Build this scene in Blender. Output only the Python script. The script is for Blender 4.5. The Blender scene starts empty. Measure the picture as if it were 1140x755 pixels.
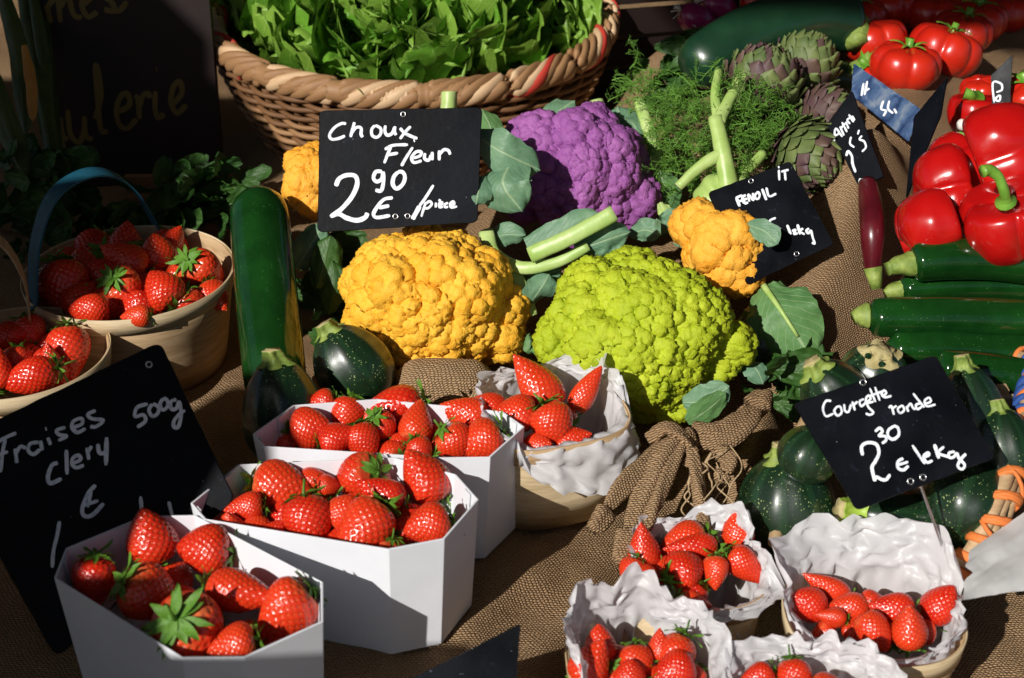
import bpy, bmesh, math, random
import numpy as np
from mathutils import Vector, Matrix, kdtree, noise
R = random.Random(7)
NR = np.random.RandomState(11)
rad = math.radians
S = bpy.context.scene
COL = S.collection

# ------------------------------------------------------------------ camera
FPX, CX, CY, CAMH, PITCH = 1583.0, 570.0, 377.5, 0.72, rad(30)
cam_d = bpy.data.cameras.new('camera'); cam = bpy.data.objects.new('camera', cam_d); COL.objects.link(cam)
cam_d.sensor_width = 36; cam_d.lens = FPX / 1140 * 36
cam_d.clip_start = 0.02; cam_d.clip_end = 200
cam.location = (0, 0, CAMH); cam.rotation_euler = (rad(90) - PITCH, 0, 0)
cam_d.dof.use_dof = True; cam_d.dof.focus_distance = 1.27; cam_d.dof.aperture_fstop = 10
S.camera = cam

# ------------------------------------------------------------------ light
SUN_TRAVEL = Vector((0.585, 0.811, -0.665)).normalized()
w = bpy.data.worlds.new("World"); S.world = w; w.use_nodes = True
wn = w.node_tree.nodes; wn.clear()
sky = wn.new('ShaderNodeTexSky'); sky.sky_type = 'NISHITA'; sky.sun_disc = False
sky.sun_elevation = math.asin(-SUN_TRAVEL.z); sky.sun_rotation = math.atan2(-SUN_TRAVEL.x, -SUN_TRAVEL.y)
bg = wn.new('ShaderNodeBackground'); bg.inputs[1].default_value = 0.042
wo = wn.new('ShaderNodeOutputWorld')
w.node_tree.links.new(sky.outputs[0], bg.inputs[0]); w.node_tree.links.new(bg.outputs[0], wo.inputs[0])
sd = bpy.data.lights.new('sun', 'SUN'); sd.energy = 4.8; sd.angle = rad(0.5); sd.color = (1, .965, .91)
so = bpy.data.objects.new('sun', sd); COL.objects.link(so)
so.rotation_euler = SUN_TRAVEL.to_track_quat('-Z', 'Y').to_euler(); so.location = (-3, -2, 3)
S.view_settings.view_transform = 'Standard'; S.view_settings.look = 'None'
S.view_settings.exposure = -0.03; S.view_settings.gamma = 1; S.view_settings.use_curve_mapping = False
S.cycles.max_bounces = 6; S.cycles.diffuse_bounces = 3; S.cycles.transmission_bounces = 4; S.cycles.glossy_bounces = 3

# ------------------------------------------------------------------ photo geometry helpers
CR = Vector((1, 0, 0)); CU = Vector((0, math.sin(PITCH), math.cos(PITCH))); CF = Vector((0, math.cos(PITCH), -math.sin(PITCH)))
CAM = Vector((0, 0, CAMH))
def ray(px, py): return CR * ((px - CX) / FPX) + CU * ((CY - py) / FPX) + CF
def P(px, py, t): return CAM + ray(px, py) * t
def PZ(px, py, z):
    d = ray(px, py); return CAM + d * ((z - CAMH) / d.z)
def depth(p): return (p - CAM).dot(CF)
def PP(px, py, p0, n):
    d = ray(px, py); return CAM + d * ((p0 - CAM).dot(n) / d.dot(n))

# ------------------------------------------------------------------ objects
def tag(o, label=None, cat=None, group=None, kind=None):
    if label: o['label'] = label
    if cat: o['category'] = cat
    if group: o['group'] = group
    if kind: o['kind'] = kind
    return o
def root(name, loc, label=None, cat=None, group=None):
    o = bpy.data.objects.new(name, None); o.empty_display_size = .01
    o.location = loc; COL.objects.link(o); return tag(o, label, cat, group)
def uvset(me, uv):
    l = me.uv_layers.new(name='UVMap'); vi = np.empty(len(me.loops), dtype=np.int32); me.loops.foreach_get('vertex_index', vi)
    l.data.foreach_set('uv', np.asarray(uv, dtype=np.float32)[vi].ravel())
def mo(name, V, F, mats, parent=None, smooth=True, midx=None, uv=None, local=False):
    """one mesh object; vertices are world positions unless local"""
    V = np.asarray(V, dtype=np.float64).reshape(-1, 3)
    if parent is not None and not local: V = V - np.array(parent.location)
    me = bpy.data.meshes.new(name); me.from_pydata(V.tolist(), [], [tuple(int(i) for i in f) for f in F])
    if not isinstance(mats, (list, tuple)): mats = [mats]
    for m in mats: me.materials.append(m)
    if smooth: me.polygons.foreach_set('use_smooth', [True] * len(me.polygons))
    if midx is not None: me.polygons.foreach_set('material_index', [int(i) for i in midx])
    if uv is not None: uvset(me, uv)
    me.update()
    o = bpy.data.objects.new(name, me); COL.objects.link(o)
    if parent is not None: o.parent = parent
    return o
def copy_tree(o, parent=None):
    c = o.copy(); COL.objects.link(c); c.parent = parent
    for k in ('label', 'category', 'group'):
        if parent is None and k in c: del c[k]
    for ch in o.children: copy_tree(ch, c)
    return c
class MB:
    def __init__(s): s.V = []; s.F = []; s.M = []; s.U = []; s.n = 0
    def add(s, V, F, m=0, U=None):
        V = np.asarray(V, dtype=float).reshape(-1, 3); s.V.append(V)
        s.U.append(np.zeros((len(V), 2)) if U is None else np.asarray(U, dtype=float))
        for f in F: s.F.append([int(i) + s.n for i in f]); s.M.append(m)
        s.n += len(V); return s
    def build(s, name, mats, parent=None, smooth=True, local=False):
        return mo(name, np.vstack(s.V), s.F, mats, parent, smooth, s.M, np.vstack(s.U), local)
def gridF(nu, nv, wrap=False):
    F = []
    for i in range(nu - 1):
        for j in range(nv if wrap else nv - 1):
            k = (j + 1) % nv
            F.append((i * nv + j, i * nv + k, (i + 1) * nv + k, (i + 1) * nv + j))
    return F
def smooth_path(pts, n):
    pts = [np.array(p, dtype=float) for p in pts]
    if len(pts) == 2: return [pts[0] + (pts[1] - pts[0]) * i / n for i in range(n + 1)]
    q = [2 * pts[0] - pts[1]] + pts + [2 * pts[-1] - pts[-2]]; out = []
    for i in range(1, len(q) - 2):
        a, b, c, d = q[i - 1:i + 3]
        for k in range(n):
            t = k / n
            out.append(.5 * ((2 * b) + (c - a) * t + (2 * a - 5 * b + 4 * c - d) * t * t + (3 * b - a - 3 * c + d) * t ** 3))
    out.append(pts[-1]); return out
def tube(pts, radii, seg=8, caps=True, flat=1.0, up=None, wob=0):
    pts = [np.array(p, dtype=float) for p in pts]; n = len(pts)
    if np.isscalar(radii): radii = [radii] * n
    V = []; U = []; prev = None; L = 0
    for i in range(n):
        t = pts[min(i + 1, n - 1)] - pts[max(i - 1, 0)]; t /= (np.linalg.norm(t) + 1e-12)
        if i: L += np.linalg.norm(pts[i] - pts[i - 1])
        if up is not None: a = np.array(up, dtype=float)
        elif prev is None: a = np.array([0, 0, 1.]) if abs(t[2]) < .9 else np.array([1., 0, 0])
        else: a = prev
        a = a - t * a.dot(t); a /= (np.linalg.norm(a) + 1e-12); prev = a; b = np.cross(t, a)
        for j in range(seg):
            th = 2 * math.pi * j / seg
            r = radii[i] * (1 + (wob * noise.noise(Vector(pts[i] * 90) + Vector((j * 3.1, 0, 0))) if wob else 0))
            V.append(pts[i] + (a * math.cos(th) * flat + b * math.sin(th)) * r); U.append((L, j / seg))
    F = gridF(n, seg, True)
    if caps: F.append(list(range(seg))[::-1]); F.append([(n - 1) * seg + j for j in range(seg)])
    return np.array(V), F, U
def basis(axis, up=(0, 0, 1)):
    z = Vector(axis).normalized(); u = Vector(up)
    if abs(z.dot(u.normalized())) > .98: u = Vector((0, 1, 0))
    x = u.cross(z).normalized(); y = z.cross(x)
    return Matrix((x, y, z)).transposed()
def img_axis(ang, tilt):
    """unit vector: direction ang in the picture, tilt degrees towards the camera"""
    a = rad(ang); b = rad(tilt)
    return (CR * math.cos(a) + CU * math.sin(a)) * math.cos(b) - CF * math.sin(b)
def box(c, s, rotz=0, m=None):
    V = np.array([[x, y, z] for x in (-.5, .5) for y in (-.5, .5) for z in (-.5, .5)]) * np.array(s)
    c_, s_ = math.cos(rotz), math.sin(rotz)
    V = V @ np.array([[c_, s_, 0], [-s_, c_, 0], [0, 0, 1]]) + np.array(c)
    return V, [(0, 1, 3, 2), (4, 6, 7, 5), (0, 4, 5, 1), (2, 3, 7, 6), (0, 2, 6, 4), (1, 5, 7, 3)]

# ------------------------------------------------------------------ materials
class NT:
    def __init__(s, name):
        s.m = bpy.data.materials.new(name); s.m.use_nodes = True; s.t = s.m.node_tree; s.t.nodes.clear()
        s.out = s.n('ShaderNodeOutputMaterial'); s.b = s.n('ShaderNodeBsdfPrincipled'); s.l(s.b.outputs[0], s.out.inputs[0])
    def n(s, typ, **kw):
        x = s.t.nodes.new(typ)
        for k, v in kw.items(): setattr(x, k, v)
        return x
    def l(s, a, b): s.t.links.new(a, b)
    def put(s, sock, v):
        if hasattr(v, 'links') or hasattr(v, 'is_output'): s.l(v, sock)
        else: sock.default_value = v
    def coord(s, kind='Object', scale=None):
        o = s.n('ShaderNodeTexCoord').outputs[kind]
        if scale is not None:
            mp = s.n('ShaderNodeMapping'); mp.inputs['Scale'].default_value = scale if hasattr(scale, '__len__') else (scale,) * 3
            s.l(o, mp.inputs[0]); o = mp.outputs[0]
        return o
    def noise(s, scale, detail=3, rough=.5, co=None, dist=0):
        x = s.n('ShaderNodeTexNoise'); x.inputs['Scale'].default_value = scale; x.inputs['Detail'].default_value = detail
        x.inputs['Roughness'].default_value = rough; x.inputs['Distortion'].default_value = dist
        s.l(co or s.coord(), x.inputs['Vector']); return x.outputs[0]
    def ramp(s, fac, stops, interp='LINEAR'):
        x = s.n('ShaderNodeValToRGB'); e = x.color_ramp; e.interpolation = interp
        while len(e.elements) < len(stops): e.elements.new(.5)
        for q, (p, c) in zip(e.elements, stops):
            q.position = p; q.color = (c if hasattr(c, '__len__') else (c, c, c)) + (1,) if not hasattr(c, '__len__') or len(c) == 3 else c
        s.l(fac, x.inputs[0]); return x.outputs[0]
    def math(s, op, a, b=0, c=0):
        x = s.n('ShaderNodeMath', operation=op)
        for i, v in enumerate((a, b, c)): s.put(x.inputs[i], v)
        return x.outputs[0]
    def mix(s, f, a, b, bt='MIX'):
        x = s.n('ShaderNodeMixRGB', blend_type=bt); s.put(x.inputs[0], f)
        for i, v in ((1, a), (2, b)):
            if isinstance(v, tuple): x.inputs[i].default_value = v + (1,) if len(v) == 3 else v
            else: s.l(v, x.inputs[i])
        return x.outputs[0]
    def bump(s, h, strength=.3, dist=.001, prev=None):
        x = s.n('ShaderNodeBump'); x.inputs['Strength'].default_value = strength; x.inputs['Distance'].default_value = dist
        s.l(h, x.inputs['Height'])
        if prev is not None: s.l(prev, x.inputs['Normal'])
        return x.outputs[0]
    def fin(s, col=None, rough=.5, nrm=None, coat=0, coatr=.1, sss=0, sssr=(.01, .004, .002), spec=.5, transl=0, tcol=None, sheen=0):
        b = s.b.inputs
        if col is not None:
            if isinstance(col, tuple): b['Base Color'].default_value = col + (1,)
            else: s.l(col, b['Base Color'])
        s.put(b['Roughness'], rough)
        if nrm is not None: s.l(nrm, b['Normal'])
        b['Coat Weight'].default_value = coat; b['Coat Roughness'].default_value = coatr
        b['Specular IOR Level'].default_value = spec
        if sss: b['Subsurface Weight'].default_value = sss; b['Subsurface Radius'].default_value = sssr; b['Subsurface Scale'].default_value = 1
        if transl:
            tr = s.n('ShaderNodeBsdfTranslucent'); mx = s.n('ShaderNodeMixShader'); mx.inputs[0].default_value = transl
            c = tcol if tcol is not None else col
            if isinstance(c, tuple): tr.inputs[0].default_value = c + (1,)
            else: s.l(c, tr.inputs[0])
            if nrm is not None: s.l(nrm, tr.inputs['Normal'])
            s.l(s.b.outputs[0], mx.inputs[1]); s.l(tr.outputs[0], mx.inputs[2]); s.l(mx.outputs[0], s.out.inputs[0])
        return s.m
MAT = {}
def simple(name, a, b, nscale, rough=.6, bump=.2, bscale=200, bd=.0006, **kw):
    t = NT(name); f = t.noise(nscale, 4, .6)
    c = t.ramp(f, [(.32, a), (.68, b)])
    MAT[name] = t.fin(c, rough, t.bump(t.noise(bscale, 3), bump, bd), **kw); return MAT[name]

# burlap: small oval thread crossings in rows, warped
t = NT('burlap')
co = t.coord(); sp = t.n('ShaderNodeSeparateXYZ'); t.l(co, sp.inputs[0])
wx = t.math('MULTIPLY_ADD', t.noise(35, 2), .009, 0); wy = t.math('MULTIPLY_ADD', t.noise(28, 2, co=t.coord(scale=(1.1, .9, 1))), .009, 0)
jit = t.math('MULTIPLY', t.noise(260, 2), .0022)
u = t.math('ADD', t.math('ADD', t.math('SUBTRACT', sp.outputs[0], t.math('MULTIPLY', sp.outputs[2], .7)), wx), jit)
v = t.math('ADD', t.math('ADD', t.math('ADD', sp.outputs[1], t.math('MULTIPLY', sp.outputs[2], .7)), wy), jit)
PER = .0027
uu = t.math('DIVIDE', u, PER * 1.25); vv = t.math('DIVIDE', v, PER * .85)
row = t.math('FLOOR', vv); uo = t.math('ADD', uu, t.math('MULTIPLY', row, .5))
fu = t.math('SUBTRACT', t.math('FRACT', uo), .5); fv = t.math('SUBTRACT', t.math('FRACT', vv), .5)
hh = t.math('SUBTRACT', 1.0, t.math('MULTIPLY', t.math('ADD', t.math('MULTIPLY', fu, fu), t.math('MULTIPLY', fv, fv)), 2.9))
hh = t.math('MAXIMUM', hh, 0)
fib = t.noise(900, 3, .6)
h2 = t.math('ADD', hh, t.math('MULTIPLY', fib, .35))
big = t.noise(6, 4, .6)
c = t.ramp(t.math('MULTIPLY_ADD', fib, .5, t.math('MULTIPLY', big, .55)), [(.3, (.25, .142, .068)), (.72, (.58, .385, .212))])
c = t.mix(t.ramp(hh, [(.05, 1.0), (.45, 0.0)]), c, (.052, .030, .016))
MAT['burlap'] = t.fin(c, .9, t.bump(h2, .9, .0022), spec=.15)
def cauli(name, a, b, spots):
    t = NT(name); f = t.noise(38, 4, .6)
    c = t.ramp(f, [(.3, a), (.7, b)])
    c = t.mix(t.ramp(t.noise(330, 3, .7), [(.56, 0.0), (.72, .55)]), c, spots)
    v = t.n('ShaderNodeTexVoronoi'); v.inputs['Scale'].default_value = 520; t.l(t.coord(), v.inputs['Vector'])
    n1 = t.bump(v.outputs['Distance'], -.55, .0011) if False else t.bump(t.math('SUBTRACT', 1, v.outputs['Distance']), .5, .0009)
    MAT[name] = t.fin(c, .62, t.bump(t.noise(1300, 3, .7), .45, .0005, n1), spec=.3, sss=.12, sssr=(.004, .003, .001)); return MAT[name]
cauli('curd_yellow', (.85, .40, .022), (.92, .52, .05), (.90, .50, .10))
cauli('curd_orange', (.86, .36, .025), (.92, .47, .06), (.88, .42, .08))
cauli('curd_purple', (.25, .065, .27), (.37, .125, .37), (.42, .18, .40))
cauli('curd_green', (.33, .42, .012), (.47, .54, .025), (.40, .47, .03))
# strawberry
t = NT('berry'); oi = t.n('ShaderNodeObjectInfo')
sp = t.n('ShaderNodeSeparateXYZ'); t.l(t.coord(), sp.inputs[0])
f = t.noise(2.6, 3, .6)
c = t.ramp(f, [(.3, (.50, .009, .004)), (.75, (.70, .030, .009))])
c = t.mix(t.math('MULTIPLY', oi.outputs['Random'], .55), c, (.76, .065, .014))
sh = t.ramp(t.math('ADD', sp.outputs[2], t.math('MULTIPLY', t.math('SUBTRACT', f, .5), .9)), [(-.0, .0), (1.0, 1.0)])
sh = t.math('MULTIPLY', t.ramp(t.math('ADD', t.math('ADD', sp.outputs[2], .55), t.math('MULTIPLY', t.math('SUBTRACT', f, .5), .7)), [(.02, 1.0), (.30, 0.0)]), t.math('MULTIPLY', oi.outputs['Random'], .75))
c = t.mix(sh, c, (.80, .30, .10))
MAT['berry'] = t.fin(c, t.ramp(t.noise(5, 2), [(.35, .20), (.65, .34)]), t.bump(t.noise(14, 2), .08, .02), coat=.28, coatr=.12, sss=.15, sssr=(.006, .001, .0005))
t = NT('seed'); MAT['seed'] = t.fin((.62, .24, .045), .4)
simple('calyx', (.055, .17, .012), (.16, .34, .035), 60, .5, .3, 300, .0006, transl=.12)
# leaves with veins in UV space (u along, v across 0..1)
def leafmat(name, a, b, vein, rough=.5, transl=.2, veins=9, bumpd=.0012, cr=30):
    t = NT(name); uvc = t.n('ShaderNodeTexCoord').outputs['UV']; s = t.n('ShaderNodeSeparateXYZ'); t.l(uvc, s.inputs[0])
    av = t.math('ABSOLUTE', t.math('SUBTRACT', s.outputs[1], .5))
    d = t.math('SUBTRACT', t.math('MULTIPLY', s.outputs[0], veins), t.math('MULTIPLY', av, veins * .75))
    d = t.math('ADD', d, t.math('MULTIPLY', t.noise(50, 2), .55))
    fr = t.math('ABSOLUTE', t.math('SUBTRACT', t.math('FRACT', d), .5))
    side = t.ramp(fr, [(0.0, .8), (.075, 0.0)])
    mid = t.ramp(av, [(.012, 1.0), (.035, 0.0)])
    vn = t.math('MAXIMUM', side, mid)
    c = t.ramp(t.noise(cr, 4, .6), [(.3, a), (.7, b)])
    c = t.mix(t.math('MULTIPLY', vn, .6), c, vein)
    hb = t.math('ADD', t.math('MULTIPLY', vn, .5), t.noise(130, 3, .6))
    MAT[name] = t.fin(c, rough, t.bump(hb, .55, bumpd), transl=transl, spec=.4); return MAT[name]
leafmat('caul_leaf', (.10, .22, .13), (.17, .31, .17), (.40, .52, .30), .5, .12)
leafmat('caul_leaf_green', (.08, .20, .06), (.15, .31, .10), (.42, .55, .30), .5, .15)
leafmat('lettuce_leaf', (.15, .31, .028), (.29, .48, .07), (.45, .66, .16), .48, .25, 7, .0016, 22)
leafmat('lettuce_leaf_dark', (.09, .26, .02), (.18, .39, .035), (.28, .47, .09), .48, .2, 7, .0016, 22)
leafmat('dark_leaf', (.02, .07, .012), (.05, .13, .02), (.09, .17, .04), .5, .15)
simple('petiole', (.30, .46, .10), (.50, .62, .24), 40, .42, .3, 150, .0008)
simple('cut_end', (.62, .68, .36), (.72, .74, .46), 90, .55, .3, 200, .0006)
simple('paper_white', (.50, .49, .48), (.60, .59, .58), 12, .55, .1, 20, .001)
MAT['card'] = simple('card', (.74, .75, .79), (.82, .83, .87), 14, .55, .12, 140, .0006)
t = NT('tissue'); f = t.noise(26, 3); c = t.ramp(f, [(.3, (.76, .75, .77)), (.7, (.84, .83, .85))])
c = t.mix(t.ramp(t.noise(19, 3, .6), [(.70, 0.0), (.78, .35)]), c, (.85, .42, .42))
MAT['tissue'] = t.fin(c, .38, t.bump(t.noise(30, 2, .5, dist=.5), .12, .0015), transl=.38)
# wood veneer: streaks along u
def wood(name, a, b, rough=.6, sc=(6, 6, 160), kind='Object', bd=.0006):
    t = NT(name); f = t.noise(1, 4, .6, t.coord(kind, sc), .6); g = t.noise(14, 3)
    c = t.ramp(t.math('MULTIPLY_ADD', f, .7, t.math('MULTIPLY', g, .3)), [(.33, a), (.66, b)])
    MAT[name] = t.fin(c, rough, t.bump(f, .35, bd), spec=.3); return MAT[name]
wood('veneer', (.34, .21, .10), (.60, .42, .24), sc=(25, 25, 260))
wood('veneer_pale', (.44, .32, .17), (.70, .56, .36), sc=(25, 25, 260))
wood('wicker_tan', (.22, .105, .042), (.42, .24, .115), .5, (60, 260, 1), 'UV')
wood('wicker_light', (.50, .30, .15), (.70, .50, .31), .45, (60, 260, 1), 'UV')
wood('wicker_dark', (.10, .045, .02), (.26, .13, .055), .5, (60, 260, 1), 'UV')
wood('ribbon_red', (.42, .03, .022), (.56, .06, .04), .5, (60, 260, 1), 'UV')
wood('ribbon_orange', (.66, .16, .035), (.80, .24, .06), .5, (60, 260, 1), 'UV')
wood('ribbon_blue', (.02, .06, .24), (.04, .11, .36), .5, (60, 260, 1), 'UV')
wood('veneer_blue', (.008, .07, .12), (.015, .11, .17), .5, (25, 25, 260))
wood('plank', (.05, .025, .012), (.10, .05, .025), .7, (3, 3, 60))
# slate boards
t = NT('slate'); f = t.noise(14, 5, .65)
c = t.ramp(f, [(.35, (.0014, .0018, .0032)), (.72, (.0042, .0058, .0100))])
c = t.mix(t.ramp(t.noise(55, 6, .75, dist=1.2), [(.60, 0.0), (.80, .25)]), c, (.05, .07, .12))
c = t.mix(t.ramp(t.noise(420, 2, .5), [(.76, 0.0), (.80, .6)]), c, (.35, .38, .42))
MAT['slate'] = t.fin(c, t.ramp(t.noise(30, 4), [(.3, .38), (.7, .58)]), t.bump(t.noise(160, 4), .25, .0006), spec=.12)
t = NT('slate_blue'); f = t.noise(22, 5, .65, dist=2)
c = t.ramp(f, [(.36, (.012, .03, .09)), (.50, (.06, .11, .22)), (.66, (.20, .24, .30))])
MAT['slate_blue'] = t.fin(c, .3, t.bump(t.noise(160, 4), .25, .0006), coat=.4)
t = NT('marker'); c = t.ramp(t.noise(240, 4, .7), [(.30, (.50, .55, .62)), (.50, (.84, .87, .92))])
MAT['marker'] = t.fin(c, .7, spec=.2)
simple('steel', (.5, .5, .5), (.65, .65, .65), 40, .3, .1); MAT['steel'].node_tree.nodes['Principled BSDF'].inputs['Metallic'].default_value = 1
# courgettes
def courg(name, a, b, speck, amount, rough=.28, sc=230, stripes=0):
    t = NT(name); c = t.ramp(t.noise(26, 4, .6), [(.3, a), (.7, b)])
    if stripes:
        uvc = t.n('ShaderNodeTexCoord').outputs['UV']; s = t.n('ShaderNodeSeparateXYZ'); t.l(uvc, s.inputs[0])
        st = t.math('SINE', t.math('MULTIPLY', s.outputs[1], 2 * math.pi * stripes))
        c = t.mix(t.math('MULTIPLY', t.ramp(st, [(.45, 0.0), (.9, 1.0)]), .28), c, tuple(min(1, x * 2.6) for x in b))
    v = t.n('ShaderNodeTexVoronoi'); v.inputs['Scale'].default_value = sc; v.inputs['Randomness'].default_value = 1; t.l(t.coord(), v.inputs['Vector'])
    rnd = t.n('ShaderNodeSeparateXYZ'); t.l(v.outputs['Color'], rnd.inputs[0])
    rr = t.math('MULTIPLY', rnd.outputs[0], .30)
    msk = t.math('LESS_THAN', v.outputs['Distance'], t.math('MULTIPLY', rr, t.math('MULTIPLY', t.ramp(t.noise(55, 3), [(.38, .35), (.62, 1.15)]), amount)))
    c = t.mix(t.math('MULTIPLY', msk, .8), c, speck)
    MAT[name] = t.fin(c, rough, t.bump(t.noise(60, 3), .25, .0015), coat=.35, coatr=.15, spec=.5); return MAT[name]
courg('round_skin', (.004, .015, .006), (.008, .030, .010), (.34, .42, .16), 1.0, .36, 520, 9)
courg('long_skin', (.003, .026, .004), (.008, .055, .008), (.09, .22, .05), .6, .12, 420)
courg('big_skin', (.006, .030, .014), (.012, .05, .022), (.05, .10, .05), .3, .32, 320)
simple('squash_stem', (.10, .17, .02), (.30, .38, .08), 90, .6, .6, 200, .001)
simple('squash_stem_bright', (.24, .38, .03), (.38, .52, .07), 70, .5, .6, 200, .001)
simple('dry_tip', (.34, .28, .10), (.52, .44, .22), 120, .8, .8, 300, .0015)
t = NT('pepper'); c = t.ramp(t.noise(12, 3), [(.3, (.38, .003, .004)), (.7, (.52, .008, .006))]); MAT['pepper'] = t.fin(c, t.ramp(t.noise(40, 3), [(.3, .20), (.7, .32)]), t.bump(t.noise(30, 3), .22, .004), coat=.4, coatr=.08)
t = NT('tomato'); c = t.ramp(t.noise(16, 3), [(.3, (.46, .010, .005)), (.7, (.60, .025, .008))]); MAT['tomato'] = t.fin(c, t.ramp(t.noise(50, 3), [(.3, .24), (.7, .38)]), t.bump(t.noise(34, 3), .25, .003), coat=.3, coatr=.12)
simple('green_stem', (.10, .26, .02), (.20, .40, .05), 60, .4, .4, 150, .0008)
simple('artichoke', (.07, .11, .03), (.19, .23, .07), 30, .6, .3, 200, .0008)
simple('artichoke_purple', (.075, .035, .045), (.13, .08, .05), 34, .6, .3, 200, .0008)
simple('fennel', (.30, .46, .10), (.46, .58, .20), 40, .4, .3, 120, .0008)
simple('frond', (.07, .18, .016), (.15, .33, .04), 60, .5, .1)
simple('onion', (.20, .008, .07), (.34, .02, .13), 30, .3, .2, coat=.3)
simple('onion_white', (.75, .68, .62), (.82, .78, .72), 30, .4, .2)
simple('aubergine_red', (.05, .003, .007), (.12, .008, .014), 22, .3, .2, coat=.3)
simple('root_fibre', (.34, .22, .11), (.52, .38, .22), 150, .85, .8, 500, .0012)
simple('board_paint', (.012, .006, .005), (.022, .010, .008), 8, .55, .2, 60)
simple('sign_letter', (.13, .085, .018), (.19, .13, .03), 18, .6, .1)
simple('canvas', (.25, .20, .15), (.32, .26, .20), 5, .8, .2)
simple('asphalt', (.045, .045, .045), (.065, .062, .06), 30, .9, .6, 90, .004)
simple('strap_leaf', (.035, .06, .012), (.09, .13, .03), 18, .45, .3, 120, .0008, transl=.15)
simple('husk', (.40, .16, .02), (.50, .24, .04), 30, .6, .4)
# ------------------------------------------------------------------ setting
V, F = box((0, 2, -.90), (60, 60, .02)); tag(mo('ground', V, F, MAT['asphalt'], smooth=False), kind='structure')
def cp(px, py, z): q = PZ(px, py, z); return (q.x, q.y, z)
CPS = [cp(*a) for a in [(-60, 755, 0), (100, 755, 0), (300, 755, 0), (480, 755, 0), (0, 620, 0), (200, 600, 0), (400, 640, 0), (530, 680, 0), (600, 600, 0),
    (0, 480, 0), (150, 450, 0), (300, 480, 0), (450, 470, 0), (600, 480, 0), (680, 500, 0), (0, 330, 0), (150, 360, 0), (260, 380, 0), (400, 380, .0),
    (500, 330, .01), (700, 420, .015), (600, 300, .03), (720, 300, .04), (640, 230, .06), (480, 230, .0), (340, 250, 0), (150, 220, -.02), (0, 200, -.02), (458, 120, -.04), (300, 120, -.04), (640, 110, .0),
    (790, 330, .04), (800, 250, .08), (900, 310, .075), (870, 400, .02), (960, 220, .12), (930, 120, .14), (840, 130, .13), (1005, 90, .155), (1045, 110, .165),
    (1100, 40, .165), (860, 60, .14), (1000, 10, .16), (760, 60, .05), (1050, 360, .035), (1160, 330, .04), (1040, 270, .10), (1160, 240, .11), (1120, 150, .15), (1180, 60, .15),
    (1000, 450, .0), (1120, 450, .0)]]
LOW = -.045
CPS += [cp(*a) for a in [(760, 700, LOW), (660, 755, LOW), (700, 650, LOW), (860, 755, LOW), (1000, 755, LOW), (1140, 755, LOW), (1140, 660, LOW), (1000, 640, LOW), (860, 620, LOW), (960, 560, -.03), (860, 540, -.03), (1090, 580, -.03), (800, 560, LOW), (770, 620, LOW), (730, 600, LOW)]]
CPS = np.array(CPS)
def base_z(X, Y):
    d2 = (X[..., None] - CPS[:, 0]) ** 2 + (Y[..., None] - CPS[:, 1]) ** 2
    wgt = np.exp(-d2 / (2 * .045 ** 2)) + 1e-4 / (d2 + .02) * .02
    return (wgt * CPS[:, 2]).sum(-1) / wgt.sum(-1)
def seg_d(X, Y, pts):
    best = np.full(X.shape, 9.)
    for a, b in zip(pts[:-1], pts[1:]):
        ax, ay = a[:2]; bx, by = b[:2]; dx, dy = bx - ax, by - ay; L = dx * dx + dy * dy
        tt = np.clip(((X - ax) * dx + (Y - ay) * dy) / L, 0, 1)
        best = np.minimum(best, np.hypot(X - ax - tt * dx, Y - ay - tt * dy))
    return best
def pz2(px, py, z): q = PZ(px, py, z); return (q.x, q.y)
BUMPS = [([(-.085, 1.075), (-.035, 1.075)], .048, .078),
         ([P(962, 200, 1.45)[:2], P(930, 290, 1.37)[:2], P(905, 325, 1.33)[:2]], .05, .045),
         ([P(1060, 60, 1.72)[:2], P(1000, 130, 1.56)[:2], P(965, 205, 1.46)[:2]], .055, .03),
         ([pz2(852, 455, .03), pz2(835, 500, .03), pz2(800, 500, .02)], .028, .062),
         ([pz2(745, 500, 0), pz2(690, 570, 0), pz2(655, 660, 0), pz2(575, 760, 0)], .030, .016),
         ([pz2(700, 520, 0), pz2(600, 640, 0)], .020, .008),
         ([pz2(640, 560, 0), pz2(520, 700, 0)], .014, .006)]
def burlap_z(X, Y):
    X = np.asarray(X, float); Y = np.asarray(Y, float)
    z = base_z(X, Y)
    for pts, r, h in BUMPS:
        d = seg_d(X, Y, [tuple(p) for p in pts]); z = z + h * np.exp(-(d / r) ** 2 * 1.4)
    return z
xs = np.arange(-.95, 1.25, .005); ys = np.arange(.45, 2.75, .005)
X, Y = np.meshgrid(xs, ys)
Z = np.vstack([burlap_z(X[i:i + 40], Y[i:i + 40]) for i in range(0, len(ys), 40)])
fold = np.array([[noise.noise(Vector((x * 9, y * 7, 3))) * .006 + noise.noise(Vector((x * 26 + y * 14, y * 20, 7))) * .0028 for x in xs] for y in ys])
Z = Z + fold
V = np.stack([X, Y, Z], -1).reshape(-1, 3)
tag(mo('burlap_cloth', V, gridF(len(ys), len(xs)), MAT['burlap']), 'brown burlap sackcloth spread in folds over the whole stall, under all the produce', 'burlap cloth')
def sz(x, y): return float(burlap_z(np.array([x]), np.array([y]))[0])
tb = root('market_table', (0.15, 1.6, -.88), 'wooden stall table standing under the burlap cloth', 'table')
V, F = box((.15, 1.6, -.11), (2.2, 2.3, .03)); mo('table_top', V, F, MAT['plank'], tb, False)
for sx in (-1, 1):
    for sy in (-1, 1):
        V, F = box((.15 + sx * 1.0, 1.6 + sy * 1.05, -.505), (.06, .06, .75)); mo('leg', V, F, MAT['plank'], tb, False)

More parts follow.
